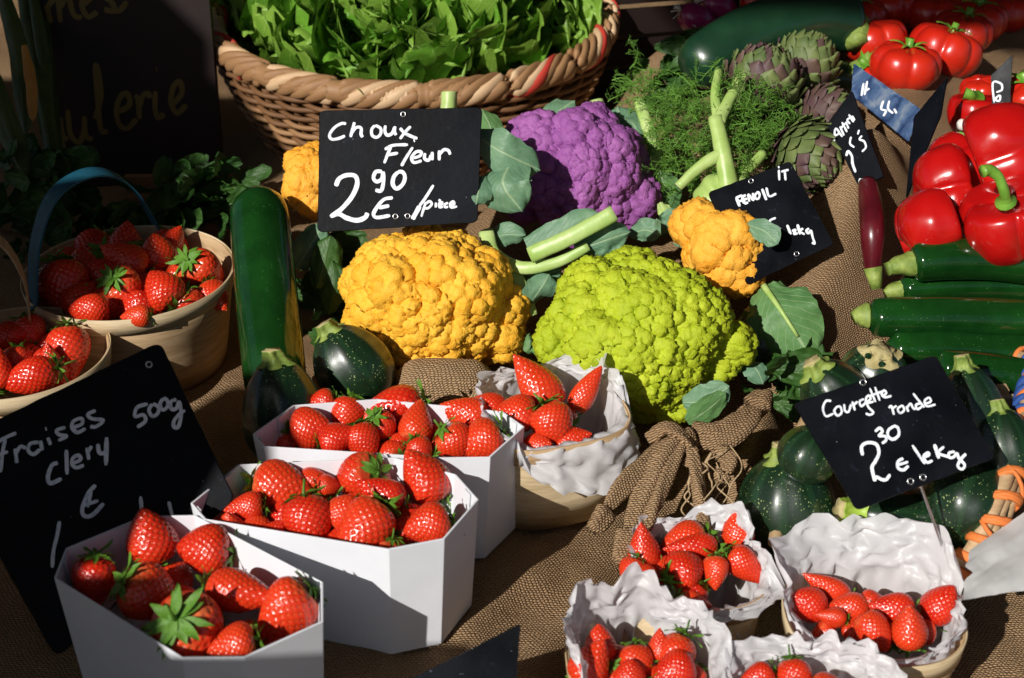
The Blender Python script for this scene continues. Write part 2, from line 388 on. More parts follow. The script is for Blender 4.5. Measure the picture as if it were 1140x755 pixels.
# unseen awning added overhead, edges cut to shade the back and dim the sky
aw = root('shade_awning', (.4, 2.3, -.89), 'unseen beige canvas awning added to shade the back of the market stall', 'awning')
def sheet(x0, x1, y0, y1, z, nm):
    xs = np.linspace(x0, x1, 30); ys = np.linspace(y0, y1, 30); Xa, Ya = np.meshgrid(xs, ys)
    Za = z + .02 * np.sin(Xa * 5) + .015 * np.sin(Ya * 7)
    Va = np.stack([Xa, Ya, Za], -1).reshape(-1, 3); n = len(Va)
    Fa = gridF(30, 30); Vb = Va + np.array([0, 0, .003])
    mo(nm, np.vstack([Va, Vb]), Fa + [tuple(i + n for i in f[::-1]) for f in Fa], MAT['canvas'], aw)
sheet(-1.60, 3.2, -.84, 4.2, 2.2, 'shade_canopy')
sheet(-3.6, -1.585, .06, 4.2, 2.2, 'shade_flap')
for (x, y) in ((-3.5, 4.1), (3.1, 4.1), (3.1, -.4)):
    V, F, U = tube([(x, y, -.89), (x, y, 2.18)], .02, 10); mo('pole', V, F, MAT['steel'], aw)
# unseen carton stacks added to block the sun, stepped to shape the left-end shade
def carton(c, s, rz, label):
    o = root('shade_carton', (c[0], c[1], c[2] - s[2] / 2), label, 'carton', 'unseen cartons added to shade the stall')
    V, F = box(c, s, rz); b = mo('shade_carton_body', V, F, MAT['veneer'], o, False)
    bm = bmesh.new(); bm.from_mesh(b.data); bmesh.ops.bevel(bm, geom=bm.edges[:], offset=.004, segments=2, affect='EDGES'); bm.to_mesh(b.data); bm.free()
    V, F = box((c[0], c[1], c[2] + s[2] / 2 + .001), (s[0] * .96, .045, .0008), rz); mo('sealing_tape', V, F, MAT['veneer_pale'], o, False)
def stack(x, y, w, d, top, names, rz=0):
    n = len(names); h = (top + .88) / n
    for i, nm in enumerate(names): carton((x + R.uniform(-.006, .006), y, -.88 + h * (i + .5)), (w, d, h - .003), rz, nm)
def names(n, what): return [q + ' added shade carton of the ' + what for q in (['lowest', 'second lowest', 'third', 'topmost'] if n == 4 else ['lowest', 'middle', 'topmost'])[:n]]
stack(-.575, .09, .15, .12, .535, names(3, 'shortest stack, right end of the row'))
stack(-.735, .09, .155, .12, .600, names(3, 'second shortest stack in the row'))
stack(-.90, .09, .18, .12, .83, names(3, 'narrow stack third from the right'))
stack(-1.265, .09, .165, .12, 1.08, names(4, 'tall stack third from the left'))
stack(-1.41, .09, .115, .12, 1.22, names(4, 'tall stack second from the left'))
stack(-1.51, .09, .08, .12, 1.38, names(4, 'slim tall stack near the left end'))
stack(-2.06, .09, 1.0, .12, 1.53, names(4, 'wide tallest stack at the left end'))

# back wall of the stall: dark painted board with script letters
brd = root('painted_signboard', (-.5, 1.70, -.02), 'dark brown signboard with faded yellow script lettering, standing behind the left baskets', 'signboard')
bp0 = Vector((0, 1.70, 0)); bn = Vector((.05, -1, .06)).normalized()
cs = [PP(24, -60, bp0, bn), PP(228, -60, bp0, bn), PP(249, 205, bp0, bn), PP(90, 240, bp0, bn)]
n_ = -bn * .018
mo('board', [list(c) for c in cs] + [list(c + n_) for c in cs], [(0, 1, 2, 3), (7, 6, 5, 4), (0, 4, 5, 1), (1, 5, 6, 2), (2, 6, 7, 3), (3, 7, 4, 0)], MAT['board_paint'], brd, False)
wl = root('stall_backdrop', (.3, 2.72, -.88), 'dark painted wooden wall closing the stall behind the produce', 'wall')
V, F = box((.3, 2.76, .15), (4.5, .05, 2.06)); mo('panel', V, F, MAT['board_paint'], wl, False)

# ------------------------------------------------------------------ writing on boards
def ribbon(pts, w, n, rise0=0.0):
    """flat marker stroke in the plane with normal n"""
    pts = [np.array(p, float) for p in pts]; n = np.array(n, float); V = []; N = len(pts)
    for i, p in enumerate(pts):
        t_ = pts[min(i + 1, N - 1)] - pts[max(i - 1, 0)]; t_ /= (np.linalg.norm(t_) + 1e-9); s_ = np.cross(n, t_)
        ww = w * (1 + .16 * noise.noise(Vector(p * 150)))
        if i in (0, N - 1): ww *= .62
        p = p + n * (rise0 + .00025 * i / N)
        V += [p + s_ * ww, p - s_ * ww]
    F = [(2 * i, 2 * i + 1, 2 * i + 3, 2 * i + 2) for i in range(N - 1)]
    return V, F
def strokes_mesh(strokes, org, sc, p0, n, wpx, name, mat, parent, wl=None):
    mb = MB()
    for k, st in enumerate(strokes):
        wk = wpx
        if isinstance(st[0], (int, float)): wk = wpx * st[0]; st = st[1:]
        pts = [PP(org[0] + x / sc, org[1] + y / sc, p0, n) for x, y in st]
        if len(pts) == 1: pts = [pts[0], pts[0] + Vector((.0012, 0, .0004))]
        px = depth(pts[0]) / FPX
        V, F = ribbon(smooth_path([tuple(p) for p in pts], 6), wk * px / 2, n, .0004 + .00006 * (k % 7))
        mb.add(V, F)
    return mb.build(name, mat, parent)
def board_mesh(cs, n, name, mat, parent, th=.0022, rc=.05, seed=1):
    """slate with slightly chipped, rounded edge"""
    rr = random.Random(seed); n = Vector(n); out = []
    for i in range(4):
        a, b, c = cs[i - 1], cs[i], cs[(i + 1) % 4]
        for k in range(5):
            f = k / 4; q0 = b + (a - b) * rc * (1 - f) ** 2; out.append(q0 + (c - b) * rc * f ** 2)
        for k in range(1, 16):
            f = rc + (1 - 2 * rc) * k / 16; q = b + (c - b) * f; ctr = sum(cs, Vector()) / 4
            out.append(q + (ctr - q).normalized() * rr.uniform(0, .0006))
    N = len(out); ctr = sum(out, Vector()) / N
    ins = [p + (ctr - p) * .008 for p in out]
    V = [list(p) for p in ins] + [list(p - n * .0006) for p in out] + [list(p - n * th) for p in out]
    F = [list(range(N))[::-1]] + [(i, (i + 1) % N, N + (i + 1) % N, N + i)[::-1] for i in range(N)] + [(N + i, N + (i + 1) % N, 2 * N + (i + 1) % N, 2 * N + i)[::-1] for i in range(N)] + [[2 * N + i for i in range(N)]]
    return mo(name, V, F, mat, parent, False)
def torus_at(c, n, r, rr):
    B = basis(n); pts = [Vector(c) + B @ Vector((math.cos(a) * r, math.sin(a) * r, 0)) for a in np.linspace(0, 2 * math.pi, 17)]
    V, F, U = tube([tuple(p) for p in pts], rr, 6, False); return V, F
def sign(label, cs_px, p0, n, strokes, org, sc, wpx, rivets=(), mat='slate', seed=1, stake=None, extra=None):
    p0 = Vector(p0); n = Vector(n).normalized()
    cs = [PP(x, y, p0, n) for x, y in cs_px]
    low = min(cs, key=lambda c: c.z)
    o = root('price_sign', low, label, 'price sign', 'slate price signs on the stall')
    board_mesh(cs, n, 'slate_board', MAT[mat], o, seed=seed)
    if strokes: strokes_mesh(strokes, org, sc, p0, n, wpx, 'writing', MAT['marker'], o)
    for x, y in rivets:
        c = PP(org[0] + x / sc, org[1] + y / sc, p0, n); V, F = torus_at(c + n * .0006, n, .0022, .0007); mo('eyelet', V, F, MAT['steel'], o)
    if stake:
        a = PP(*stake[0], p0, n) - n * .005; b = P(*stake[1])
        V, F, U = tube([tuple(a + n * .005), tuple(a), tuple(a + (b - a) * .5), tuple(b)], .0011, 8); mo('wire_stake', V, F, MAT['steel'], o)
    return o
CAMN = -CF
choux = [[(178,140),(150,140),(110,165),(85,205),(100,228),(140,222),(172,208)], [(225,132),(213,175),(203,216)], [(206,195),(235,162),(262,165),(262,200),(272,216)],
 [(340,150),(322,172),(324,205),(348,217),(370,200),(372,168),(342,149)], [(398,150),(396,185),(410,205),(435,195),(450,160)], [(452,155),(450,185),(458,205)],
 [(480,165),(505,192),(540,210),(578,224)], [(540,155),(508,188),(480,226)], [(556,236)],
 [(395,285),(440,262),(525,258)], [(430,268),(412,310),(392,362)], [(405,316),(470,305)], [(552,272),(515,330),(488,378)],
 [(545,335),(590,322),(600,300),(572,298),(545,330),(558,358),(602,348)], [(620,305),(618,335),(640,345),(655,315)], [(660,298),(662,345)], [(700,290),(700,346)], [(702,312),(725,287),(750,290),(762,314)],
 [(1.25),(380,408),(345,410),(332,445),(350,465),(378,450),(386,412)], [(1.25),(386,408),(388,460),(375,515),(342,512)], [(1.25),(470,410),(445,440),(440,480),(462,505),(495,480),(508,440),(495,412),(468,410)],
 [(1.5),(120,490),(140,448),(185,428),(230,435),(240,480),(210,550),(150,620),(90,662)], [(1.5),(92,660),(135,645),(180,668),(240,682),(285,665),(298,640)],
 [(1.2),(440,555),(390,565),(350,610),(332,648),(352,666),(425,655)], [(1.2),(360,612),(420,600)], [(668,484),(620,560),(590,600)], [(1.5),(592,600),(570,640),(550,676)],
 [(.8),(625,580),(612,620),(600,662)], [(.8),(620,592),(645,575),(658,590),(640,612),(617,615)], [(.8),(682,582),(680,610)], [(.8),(698,598),(716,590),(714,580),(700,588),(702,608),(722,606)], [(.8),(696,566),(708,574)],
 [(.8),(750,584),(732,592),(732,608),(750,606)], [(.8),(762,600),(784,590),(778,576),(762,590),(768,610),(800,604)]]
sign('black slate reading Choux Fleur 2 90 € /pièce, propped behind the yellow cauliflower', [(355,123),(537,119),(532,248),(353,259)], P(445,190,1.305), (0.0,-.87,.49), choux, (350,110), 5.035, 3.4, [(498,88),(455,660),(523,658)], seed=3)
fraises = [[(60,368),(25,383),(-10,402)], [(20,390),(10,440),(3,512)], [(-5,448),(30,436)], [(56,425),(60,455),(63,478)], [(60,442),(76,418),(96,424)],
 [(142,402),(112,408),(104,432),(124,446),(148,428)], [(148,396),(156,432)], [(175,385),(186,412)], [(166,354)], [(240,348),(208,358),(216,374),(244,380),(214,396)],
 [(265,350),(300,335),(298,315),(270,325),(264,348),(284,366),(314,352)], [(350,286),(322,300),(336,316),(378,322),(352,345),(330,345)],
 [(540,262),(502,275),(494,308),(524,302),(532,325),(502,348)], [(557,262),(545,285),(557,307),(576,298),(580,275),(560,261)], [(597,242),(585,262),(595,284),(612,272),(612,250),(597,240)],
 [(645,245),(624,255),(627,280),(645,278),(655,250)], [(655,250),(662,300),(652,345),(636,345),(636,325),(655,300),(676,285)],
 [(1.15),(212,477),(190,487),(176,530),(186,552),(226,535)], [(1.1),(243,430),(246,520)], [(262,482),(294,466),(288,450),(268,460),(264,482),(280,495),(308,486)], [(318,422),(326,466)], [(320,440),(336,416)],
 [(1.1),(358,408),(364,440),(386,442)], [(1.2),(390,384),(388,486)], [(1.1),(350,558),(322,590),(302,642),(308,670),(338,668),(380,625)], [(305,634),(360,615)], [(334,578),(322,640)],
 [(514,600),(520,668)], [(616,618),(630,670)], [(218,690),(210,740),(196,800),(192,860)]]
fn = Vector((.04, -.74, .67)).normalized()
sign('large black slate reading Fraises Clery 500g €, tilted, in shade behind the front strawberry punnet', [(-70,498),(178,380),(262,556),(62,733)], P(215,565,1.045), fn, fraises, (0,370), 3.281, 4.1, [(545,118)], seed=5)
courge = [[(190,237),(165,238),(151,272),(165,308),(200,296)], [(217,262),(204,285),(220,306),(238,290),(232,265),(216,263)], [(250,252),(254,283),(270,288),(282,252)], [(288,240),(300,282)], [(292,258),(312,240)],
 [(342,228),(322,240),(330,262),(348,246),(350,230)], [(350,230),(362,265),(385,290),(370,302),(350,296)], [(356,242),(374,226),(364,212),(352,226),(360,245),(388,240)], [(370,178),(396,242)], [(394,172),(416,236)], [(362,216),(442,188)],
 [(430,216),(446,200),(436,188),(424,205),(440,220),(470,214)], [(458,270),(470,262),(482,302)], [(476,272),(494,260)], [(516,260),(500,275),(512,294),(530,280),(524,262),(514,260)], [(540,262),(550,288)], [(544,268),(560,250),(570,268),(582,278)],
 [(605,248),(585,256),(592,276),(614,262)], [(572,202),(598,236),(624,268)], [(625,252),(654,240),(645,222),(625,238),(636,262),(676,254)],
 [(1.3),(394,380),(415,364),(428,380),(412,400),(440,402),(445,420),(426,436)], [(1.3),(482,354),(456,375),(456,404),(480,416),(505,395),(500,362),(480,353)],
 [(1.5),(336,492),(332,450),(360,432),(400,440),(412,480),(395,520),(380,545),(385,580),(392,612)], [(1.5),(392,612),(400,592),(425,604),(446,604),(464,580)],
 [(1.4),(526,505),(502,520),(500,548),(525,560),(550,540)], [(1.2),(502,536),(548,522)], [(1.2),(568,444),(626,532)], [(1.2),(618,502),(645,490),(640,478),(620,496),(635,524),(662,516)],
 [(1.7),(672,440),(692,506)], [(1.3),(716,450),(690,480),(742,500)], [(1.3),(766,474),(740,480),(740,500),(760,500),(776,478)], [(1.3),(776,478),(786,505),(812,535),(800,556),(780,540),(798,505),(818,484)]]
sign('black slate reading Courgette ronde 2 30 € le kg, tilted over the round courgettes', [(883,449),(1042,395),(1109,510),(954,569)], P(995,482,1.03), (.02,-.78,.62), courge, (880,390), 4.196, 2.4, [(338,150),(560,612),(618,593)], seed=8, stake=((1024, 530), (1060, 640, 1.06)))
fen = [[(505,112),(508,180)], [(500,96)], [(542,112),(548,180)], [(520,124),(568,112)], [(226,294),(268,276)], [(1.3),(230,292),(252,350)], [(240,318),(270,310)], [(1.3),(268,285),(282,330)], [(268,284),(292,276)], [(276,306),(300,298)], [(282,332),(306,322)],
 [(314,318),(308,272),(340,308),(336,262)], [(360,262),(350,280),(358,300),(374,296),(380,274),(372,258),(360,262)], [(1.2),(396,235),(424,308)], [(424,226),(442,282),(488,266)], [(400,448),(370,456),(366,482)], [(400,446),(418,472)],
 [(485,422),(448,440),(442,475),(470,492),(518,494)], [(1.2),(558,468),(582,530)], [(590,508),(612,500),(602,526),(628,522)], [(1.2),(625,465),(642,530)], [(662,490),(640,508),(672,530)], [(700,490),(682,505),(695,522),(712,500)], [(712,500),(724,550),(736,588),(718,582)]]
sign('black slate reading Fenouil with a price by the kg, behind the orange cauliflower', [(788,214),(880,179),(929,272),(832,318)], P(860,240,1.335), (.0,-.80,.60), fen, (780,170), 5.806, 2.6, [(325,185),(620,655)], seed=9)
arti = [[(122,450),(128,392),(160,430)], [(126,425),(150,412)], [(148,382),(168,424)], [(150,396),(162,382)], [(158,362),(182,408)], [(150,392),(176,366)], [(176,360),(190,392)], [(196,340),(182,352),(196,370)], [(190,326),(212,362)], [(200,348),(206,336),(218,354)],
 [(1.3),(178,520),(186,498),(204,520),(208,556),(222,596)], [(200,430),(196,462),(216,480)], [(238,398),(232,420)], [(252,425),(240,442),(262,452),(270,480),(252,500)], [(1.6),(243,624),(238,660)]]
sign('narrow black slate reading Artichauts with a price, seen at an angle beside the artichokes', [(920,138),(948,100),(984,197),(956,209)], P(950,160,1.40), (-.62,-.62,.48), arti, (900,50), 4.196, 2.2, seed=10)
blu = [[(258,180),(248,240)], [(275,170),(262,236)], [(268,215),(285,205)], [(350,262),(340,300),(362,310),(350,335)], [(378,262),(372,300),(396,322)], [(400,300),(412,322)]]
sign('blue and silver glossy price card lying slanted behind the artichoke slate', [(950,70),(1026,122),(1012,158),(947,105)], P(985,112,1.46), (-.25,-.62,.74), blu, (900,50), 4.196, 2.4, mat='slate_blue', seed=12)
sign('blank dark narrow slate standing edge-on beside the red peppers, its tip pointing up', [(1017,130),(1054,86),(1047,128),(1008,222)], P(1030,135,1.38), (-.75,-.5,.42), [], (900,50), 4.196, 2.2, seed=13)
pos = [[(868,270),(862,178),(900,182),(904,210),(878,222)], [(884,240),(874,256),(892,262),(896,240),(884,238)]]
sign('small dark slate with two white letters standing between the peppers at the right edge', [(1103,84),(1127,60),(1124,132),(1105,139)], P(1114,105,1.40), (-.45,-.75,.42), pos, (900,50), 4.196, 2.2, seed=14)
sign('dark slate of which only the upper corner shows at the bottom edge, before the burlap', [(455,757),(580,694),(573,800),(440,860)], P(560,740,.93), (.05,-.80,.60), [], (900,50), 4.196, 2.2, seed=15)
# board lettering (fragment of two words)
lt = [[(1.0),(250,490),(262,560),(285,590)], [(285,462),(296,560),(330,598),(352,560),(356,488)], [(356,488),(362,570),(392,585)], [(400,500),(425,400),(408,280),(402,300),(412,420),(425,545),(455,550)],
 [(500,470),(545,440),(535,392),(505,410),(490,460),(500,520),(535,540),(575,500)], [(572,398),(582,430),(588,500)], [(586,450),(600,405),(622,392),(632,412)], [(654,384),(652,450),(664,494),(692,478)], [(656,292)], [(728,440),(765,390),(755,342),(728,370),(720,430),(745,475),(785,440)],
 [(195,20),(215,95)], [(200,30),(240,-10),(255,95)], [(255,30),(285,-20),(310,60),(345,75)], [(350,20),(380,-10),(360,-30),(345,20),(370,70),(410,50)], [(430,-20),(470,10),(480,45),(440,40),(500,45),(535,5)]]
strokes_mesh(lt, (0, 0), 3.777, bp0, bn, 6.0, 'script_lettering', MAT['sign_letter'], brd)
# ------------------------------------------------------------------ strawberries
def fib(n):
    g = math.pi * (3 - math.sqrt(5))
    return [(i + .5) / n for i in range(n)], [g * i for i in range(n)]
def berry_mesh(k):
    rr = random.Random(100 + k)
    e1 = [.62, .70, .56, .66, .60, .75, .58][k % 7]; e2 = [.78, .66, .85, .70, .9, .62, .74][k % 7]; Ln = [1.15, 1.0, 1.32, 1.08, 1.42, .98, 1.22][k % 7]
    nu, nv = 84, 104; ph = rr.uniform(0, 6); lob = rr.uniform(.015, .05); bend = rr.uniform(-.08, .08); ell = rr.uniform(.88, .97)
    def surf(u, th):
        r = .5 * math.sin(math.pi * min(max(u, 0), 1) ** e1) ** e2 if 0 < u < 1 else 0
        r *= 1 + lob * math.sin(2 * th + ph) + lob * .6 * math.sin(3 * th + ph * 2) * (1 - u)
        z = (-.42 + u * Ln) - .07 * math.exp(-(u / .05)) * 0
        if u < .07: z += (.07 - u) * .8
        return np.array([r * math.cos(th) + bend * u * u, r * math.sin(th) * ell, z])
    V = np.array([surf((i / (nu - 1)) ** 1.0, 2 * math.pi * j / nv) for i in range(nu) for j in range(nv)])
    # achenes on a spiral
    ns = 235; us = []; S_ = []
    acc = np.array([math.sin(math.pi * x ** e1) ** e2 for x in np.linspace(.001, .999, 400)]); acc = np.cumsum(acc + .12); acc /= acc[-1]
    for i in range(ns):
        u = float(np.interp((i + .5) / ns, acc, np.linspace(.001, .999, 400))); th = i * math.pi * (3 - math.sqrt(5))
        if u < .05: continue
        p = surf(u, th); a = surf(u + .01, th) - surf(u - .01, th); b = surf(u, th + .02) - surf(u, th - .02)
        n = np.cross(b, a); n /= (np.linalg.norm(n) + 1e-9)
        if n.dot(p - np.array([0, 0, .1])) < 0: n = -n
        S_.append((p, n, a / (np.linalg.norm(a) + 1e-9)))
    kd = kdtree.KDTree(len(S_))
    for i, s in enumerate(S_): kd.insert(s[0], i)
    kd.balance()
    for i in range(len(V)):
        co, idx, d = kd.find(V[i])
        n = S_[idx][1]; V[i] = V[i] - n * .027 * math.exp(-(d / .027) ** 2) + n * .002 * math.exp(-((d - .046) / .018) ** 2)
    for i in range(nv): V[i] = V[:nv].mean(0)
    mb = MB(); mb.add(V, gridF(nu, nv, True), 0)
    for p, n, a in S_:
        b = np.cross(n, a); c = p - n * .015; L, W = .0160, .0085
        mb.add([c + a * L, c + b * W, c - a * L, c - b * W, c + n * .008], [(0, 1, 4), (1, 2, 4), (2, 3, 4), (3, 0, 4)], 1)
    me = bpy.data.objects  # placeholder
    o = mb.build('fruit', [MAT['berry'], MAT['seed']], None, local=True); m = o.data; bpy.data.objects.remove(o); return m
def calyx_mesh(k):
    rr = random.Random(300 + k); mb = MB(); ns = rr.choice([9, 10, 11, 12])
    for s in range(ns):
        th = 2 * math.pi * s / ns + rr.uniform(-.2, .2); L = rr.uniform(.30, .50); W = rr.uniform(.055, .09); lift = rr.uniform(-.02, .16) if s % 3 else rr.uniform(.1, .3); tw = rr.uniform(-.5, .5)
        V = []; nn = 8
        for i in range(nn + 1):
            f = i / nn; r = .03 + L * f; z = -.42 - .03 + .02 + .13 * f * f * (1.3) - lift * f * f * 1.2
            wd = W * (math.sin(math.pi * min(1, f * .9 + .12)) ** .7) * (1 - f * .25) if i < nn else .003
            for q in (-1, -.5, 0, .5, 1):
                zz = z - abs(q) * .012 + .02 * math.sin(f * 6 + s) * q
                V.append((r * math.cos(th) - q * wd * math.sin(th) + tw * .08 * f * f * -math.sin(th), r * math.sin(th) + q * wd * math.cos(th) + tw * .08 * f * f * math.cos(th), zz - .012))
        mb.add(V, gridF(nn + 1, 5), 0)
    st = rr.uniform(.08, .30) if k % 2 else .06; b = rr.uniform(-.12, .12)
    V, F, U = tube([(0, 0, -.40), (b * .3, 0, -.45 - st * .4), (b, b * .4, -.46 - st)], [.045, .028, .024], 7); mb.add(V, F, 0)
    o = mb.build('calyx', [MAT['calyx']], None, local=True)
    m = o.data; bpy.data.objects.remove(o); return m
BM = [berry_mesh(k) for k in range(7)]; CM = [calyx_mesh(k) for k in range(7)]
BC = [0]
def berry(pos, w, axis, label, group, calyx=True, elong=1.0, k=None):
    i = BC[0]; BC[0] += 1; k = i % 7 if k is None else k
    o = root('strawberry', pos, label, 'strawberry', group)
    M = basis(axis) @ Matrix.Rotation(R.uniform(0, 6.28), 3, 'Z')
    o.rotation_euler = M.to_euler(); o.scale = (w * R.uniform(.9, 1.08), w * R.uniform(.9, 1.08), w * elong * R.uniform(.94, 1.06))
    f = bpy.data.objects.new('fruit', BM[k]); COL.objects.link(f); f.parent = o
    if calyx or i % 4:
        c = bpy.data.objects.new('calyx', CM[(i * 3) % 7]); COL.objects.link(c); c.parent = o
    return o
def berries(zr, where, group, items, fills=(), fz=-.022, org=(0, 0), sc=1.0, bs=1.06):
    """items: x, y (zoomed picture), width, tip angle, tilt to camera, short description"""
    for it in items:
        x, y, wpx, ang, tilt, d = it[:6]; cal = it[6] if len(it) > 6 else True; el = it[7] if len(it) > 7 else 1.0
        px, py = org[0] + x / sc, org[1] + y / sc
        zz = zr + (it[8] if len(it) > 8 else 0); wpx = wpx * bs
        p = PZ(px, py, zz); w_ = wpx * depth(p) / FPX
        berry(p, w_, img_axis(ang, tilt), d + ' ' + where, group, cal, el)
    for i, (x, y, wpx) in enumerate(fills):
        p = PZ(org[0] + x / sc, org[1] + y / sc, zr); p.z += fz; w_ = wpx * depth(p) / FPX
        berry(p, w_, img_axis(R.uniform(0, 360), R.uniform(-50, 50)), 'red strawberry mostly buried under the others ' + where, group + ', buried ones', i % 3 != 0)

# ------------------------------------------------------------------ card punnets
def punnet(rim_px, zr, zb, k, label, group='white card punnets'):
    pts = [PZ(x, y, zr) for x, y in rim_px]; c = sum(pts, Vector()) / len(pts); N = len(pts)
    def ring(z, f, ins):
        out = []
        for p in pts:
            d = Vector((p.x - c.x, p.y - c.y, 0)); L = d.length; d = d / L * (L * f - ins); out.append((c.x + d.x, c.y + d.y, z))
        return out
    o = root('card_punnet', (c.x, c.y, zb), label, 'punnet', group)
    def q(a, b): return [(a + i, a + (i + 1) % N, b + (i + 1) % N, b + i) for i in range(N)]
    V = ring(zr, 1, 0) + ring(zb, k, 0) + ring(zb + .004, k, .0018) + ring(zr, 1, .0018)
    area = sum(pts[i].x * pts[(i + 1) % N].y - pts[(i + 1) % N].x * pts[i].y for i in range(N))
    Fw = q(0, N) + q(N, 2 * N) + q(2 * N, 3 * N) + q(3 * N, 0)
    ob = mo('card_wall', V, Fw, MAT['card'], o, False)
    bm = bmesh.new(); bm.from_mesh(ob.data); bmesh.ops.recalc_face_normals(bm, faces=bm.faces)
    bm.to_mesh(ob.data); bm.free()
    bv = ob.modifiers.new('soft_edges', 'BEVEL'); bv.width = .0007; bv.segments = 2; bv.limit_method = 'ANGLE'; bv.angle_limit = rad(20)
    mo('card_base', ring(zb + .0045, k, .002) , [list(range(N))], MAT['card'], o, False)
    # glued corner flaps inside, as in the photograph
    for i in (0, 1, 4):
        a = Vector(ring(zr, 1, .0026)[i]); b = Vector(ring(zr, 1, .0026)[(i + 1) % N]); a2 = Vector(ring(zb + .03, k, .0026)[i]); b2 = Vector(ring(zb + .03, k, .0026)[(i + 1) % N])
        inw = (c - a).normalized() * .0006; inw.z = 0
        V = [a + (b - a) * .55 + inw, a + (b - a) * .8 + inw, a2 + (b2 - a2) * .8 + inw, a2 + (b2 - a2) * .4 + inw]
        V = V + [v - inw * .8 for v in V]
        mo('inner_flap', [list(v) for v in V], [(0, 1, 2, 3), (7, 6, 5, 4), (0, 4, 5, 1), (1, 5, 6, 2), (2, 6, 7, 3), (3, 7, 4, 0)], MAT['card'], o, False)
    return o
PZR = .10
punnet([(60,643),(73,610),(160,574),(217,573),(360,648),(360,692),(273,732),(203,733)], PZR, .0, .93, 'white card punnet of strawberries at the front, nearest the camera')
punnet([(227,578),(212,560),(265,517),(440,509),(508,528),(533,556),(495,600),(433,612)], PZR, .0, .93, 'white card punnet of strawberries, the middle one of the row of three')
punnet([(293,497),(281,483),(326,451),(420,444),(560,458),(584,475),(546,509),(493,510)], PZR, .0, .93, 'white card punnet of strawberries, rearmost of the row of three')
W1, W2, W3 = 'in the front white punnet', 'in the middle white punnet', 'in the rear white punnet'
G1, G2, G3 = 'strawberries in the front white punnet', 'strawberries in the middle white punnet', 'strawberries in the rear white punnet'
zb_ = PZR - .012
berries(zb_, W1, G1, [(425,155,58*1,100,15,'upright rounded strawberry against the back corner'), (650,185,58,175,10,'broad strawberry with leaves on its right, at the back'),
 (196,288,52,-95,-10,'strawberry at the far left corner'), (395,350,64,-35,-28,'strawberry with long green leaves on its left side'), (730,345,50,-8,15,'pale-shouldered strawberry lying sideways at the centre',True,1.25),
 (560,500,78,-80,-62,'largest strawberry, its green leaf crown facing us'), (975,405,62,222,15,'bright strawberry pointing down left, at the right corner'), (770,560,50,190,10,'strawberry at the front right edge, leaves to its right')],
 [(540,290,48),(640,420,45),(800,440,50),(350,270,40),(480,400,44),(760,250,40),(880,470,40),(500,200,44)], -.026, (50,560), 3.5625, 1.06)
berries(zb_, W2, G2, [(240,222,34,185,10,'small strawberry at the left end'), (325,150,52,-5,10,'strawberry lying with leaves on its left, back left',True,1.15), (435,135,28,0,10,'small strawberry tip behind the second from left',False),
 (495,155,26,0,0,'smallest pale strawberry by the back wall',False), (620,125,58,205,-42,'round strawberry with upturned leaf crown at the back'), (835,140,60,122,10,'tall strawberry leaning left, at the back right'),
 (430,262,60,-75,25,'large strawberry with thin leaves above it, front left'), (632,280,62,-130,28,'large glossy strawberry at the front centre'), (850,282,50,195,12,'strawberry with star leaves at the front right'),
 (705,200,42,150,0,'shadowed strawberry below the tall leaning one'), (545,245,42,60,10,'strawberry between the two large front ones',False)],
 [(175,262,40),(300,280,34),(700,320,38),(520,195,38),(390,185,42),(750,255,40),(250,255,40),(540,310,42),(130,255,36),(460,180,36),(590,200,40),(660,240,40),(350,200,40),(780,220,40)], -.014, (200,490), 3.02, 1.05)
berries(zb_, W3, G3, [(240,125,30,200,0,'small strawberry at the back left'), (305,152,40,-100,20,'round strawberry standing at the back, left of centre',False), (190,200,46,10,12,'strawberry with leaves on its left, at the left end'),
 (262,232,36,20,10,'orange-red strawberry at the front left edge'), (345,228,38,-60,20,'rounded strawberry at the front edge',False), (460,130,50,195,8,'large strawberry lying along the back wall',True,1.2),
 (400,190,36,-60,-45,'shaded strawberry whose green leaves show at the centre'), (500,198,40,75,-20,'strawberry with leaves hanging over its front, centre'), (510,258,30,-60,20,'small dark strawberry at the front edge, right of centre'),
 (608,235,42,-45,-15,'strawberry with leaves at its upper left, right of centre'), (660,168,40,160,5,'strawberry pointing left near the back right',False), (700,232,48,205,8,'strawberry at the right end with spiky leaves')],
 [(130,200,32),(300,190,34),(430,230,36),(560,190,36),(420,150,34),(560,262,34),(640,210,34),(380,160,32),(500,160,32),(600,160,32),(450,210,34),(220,170,32)], -.014, (270,400), 2.591, 1.06)

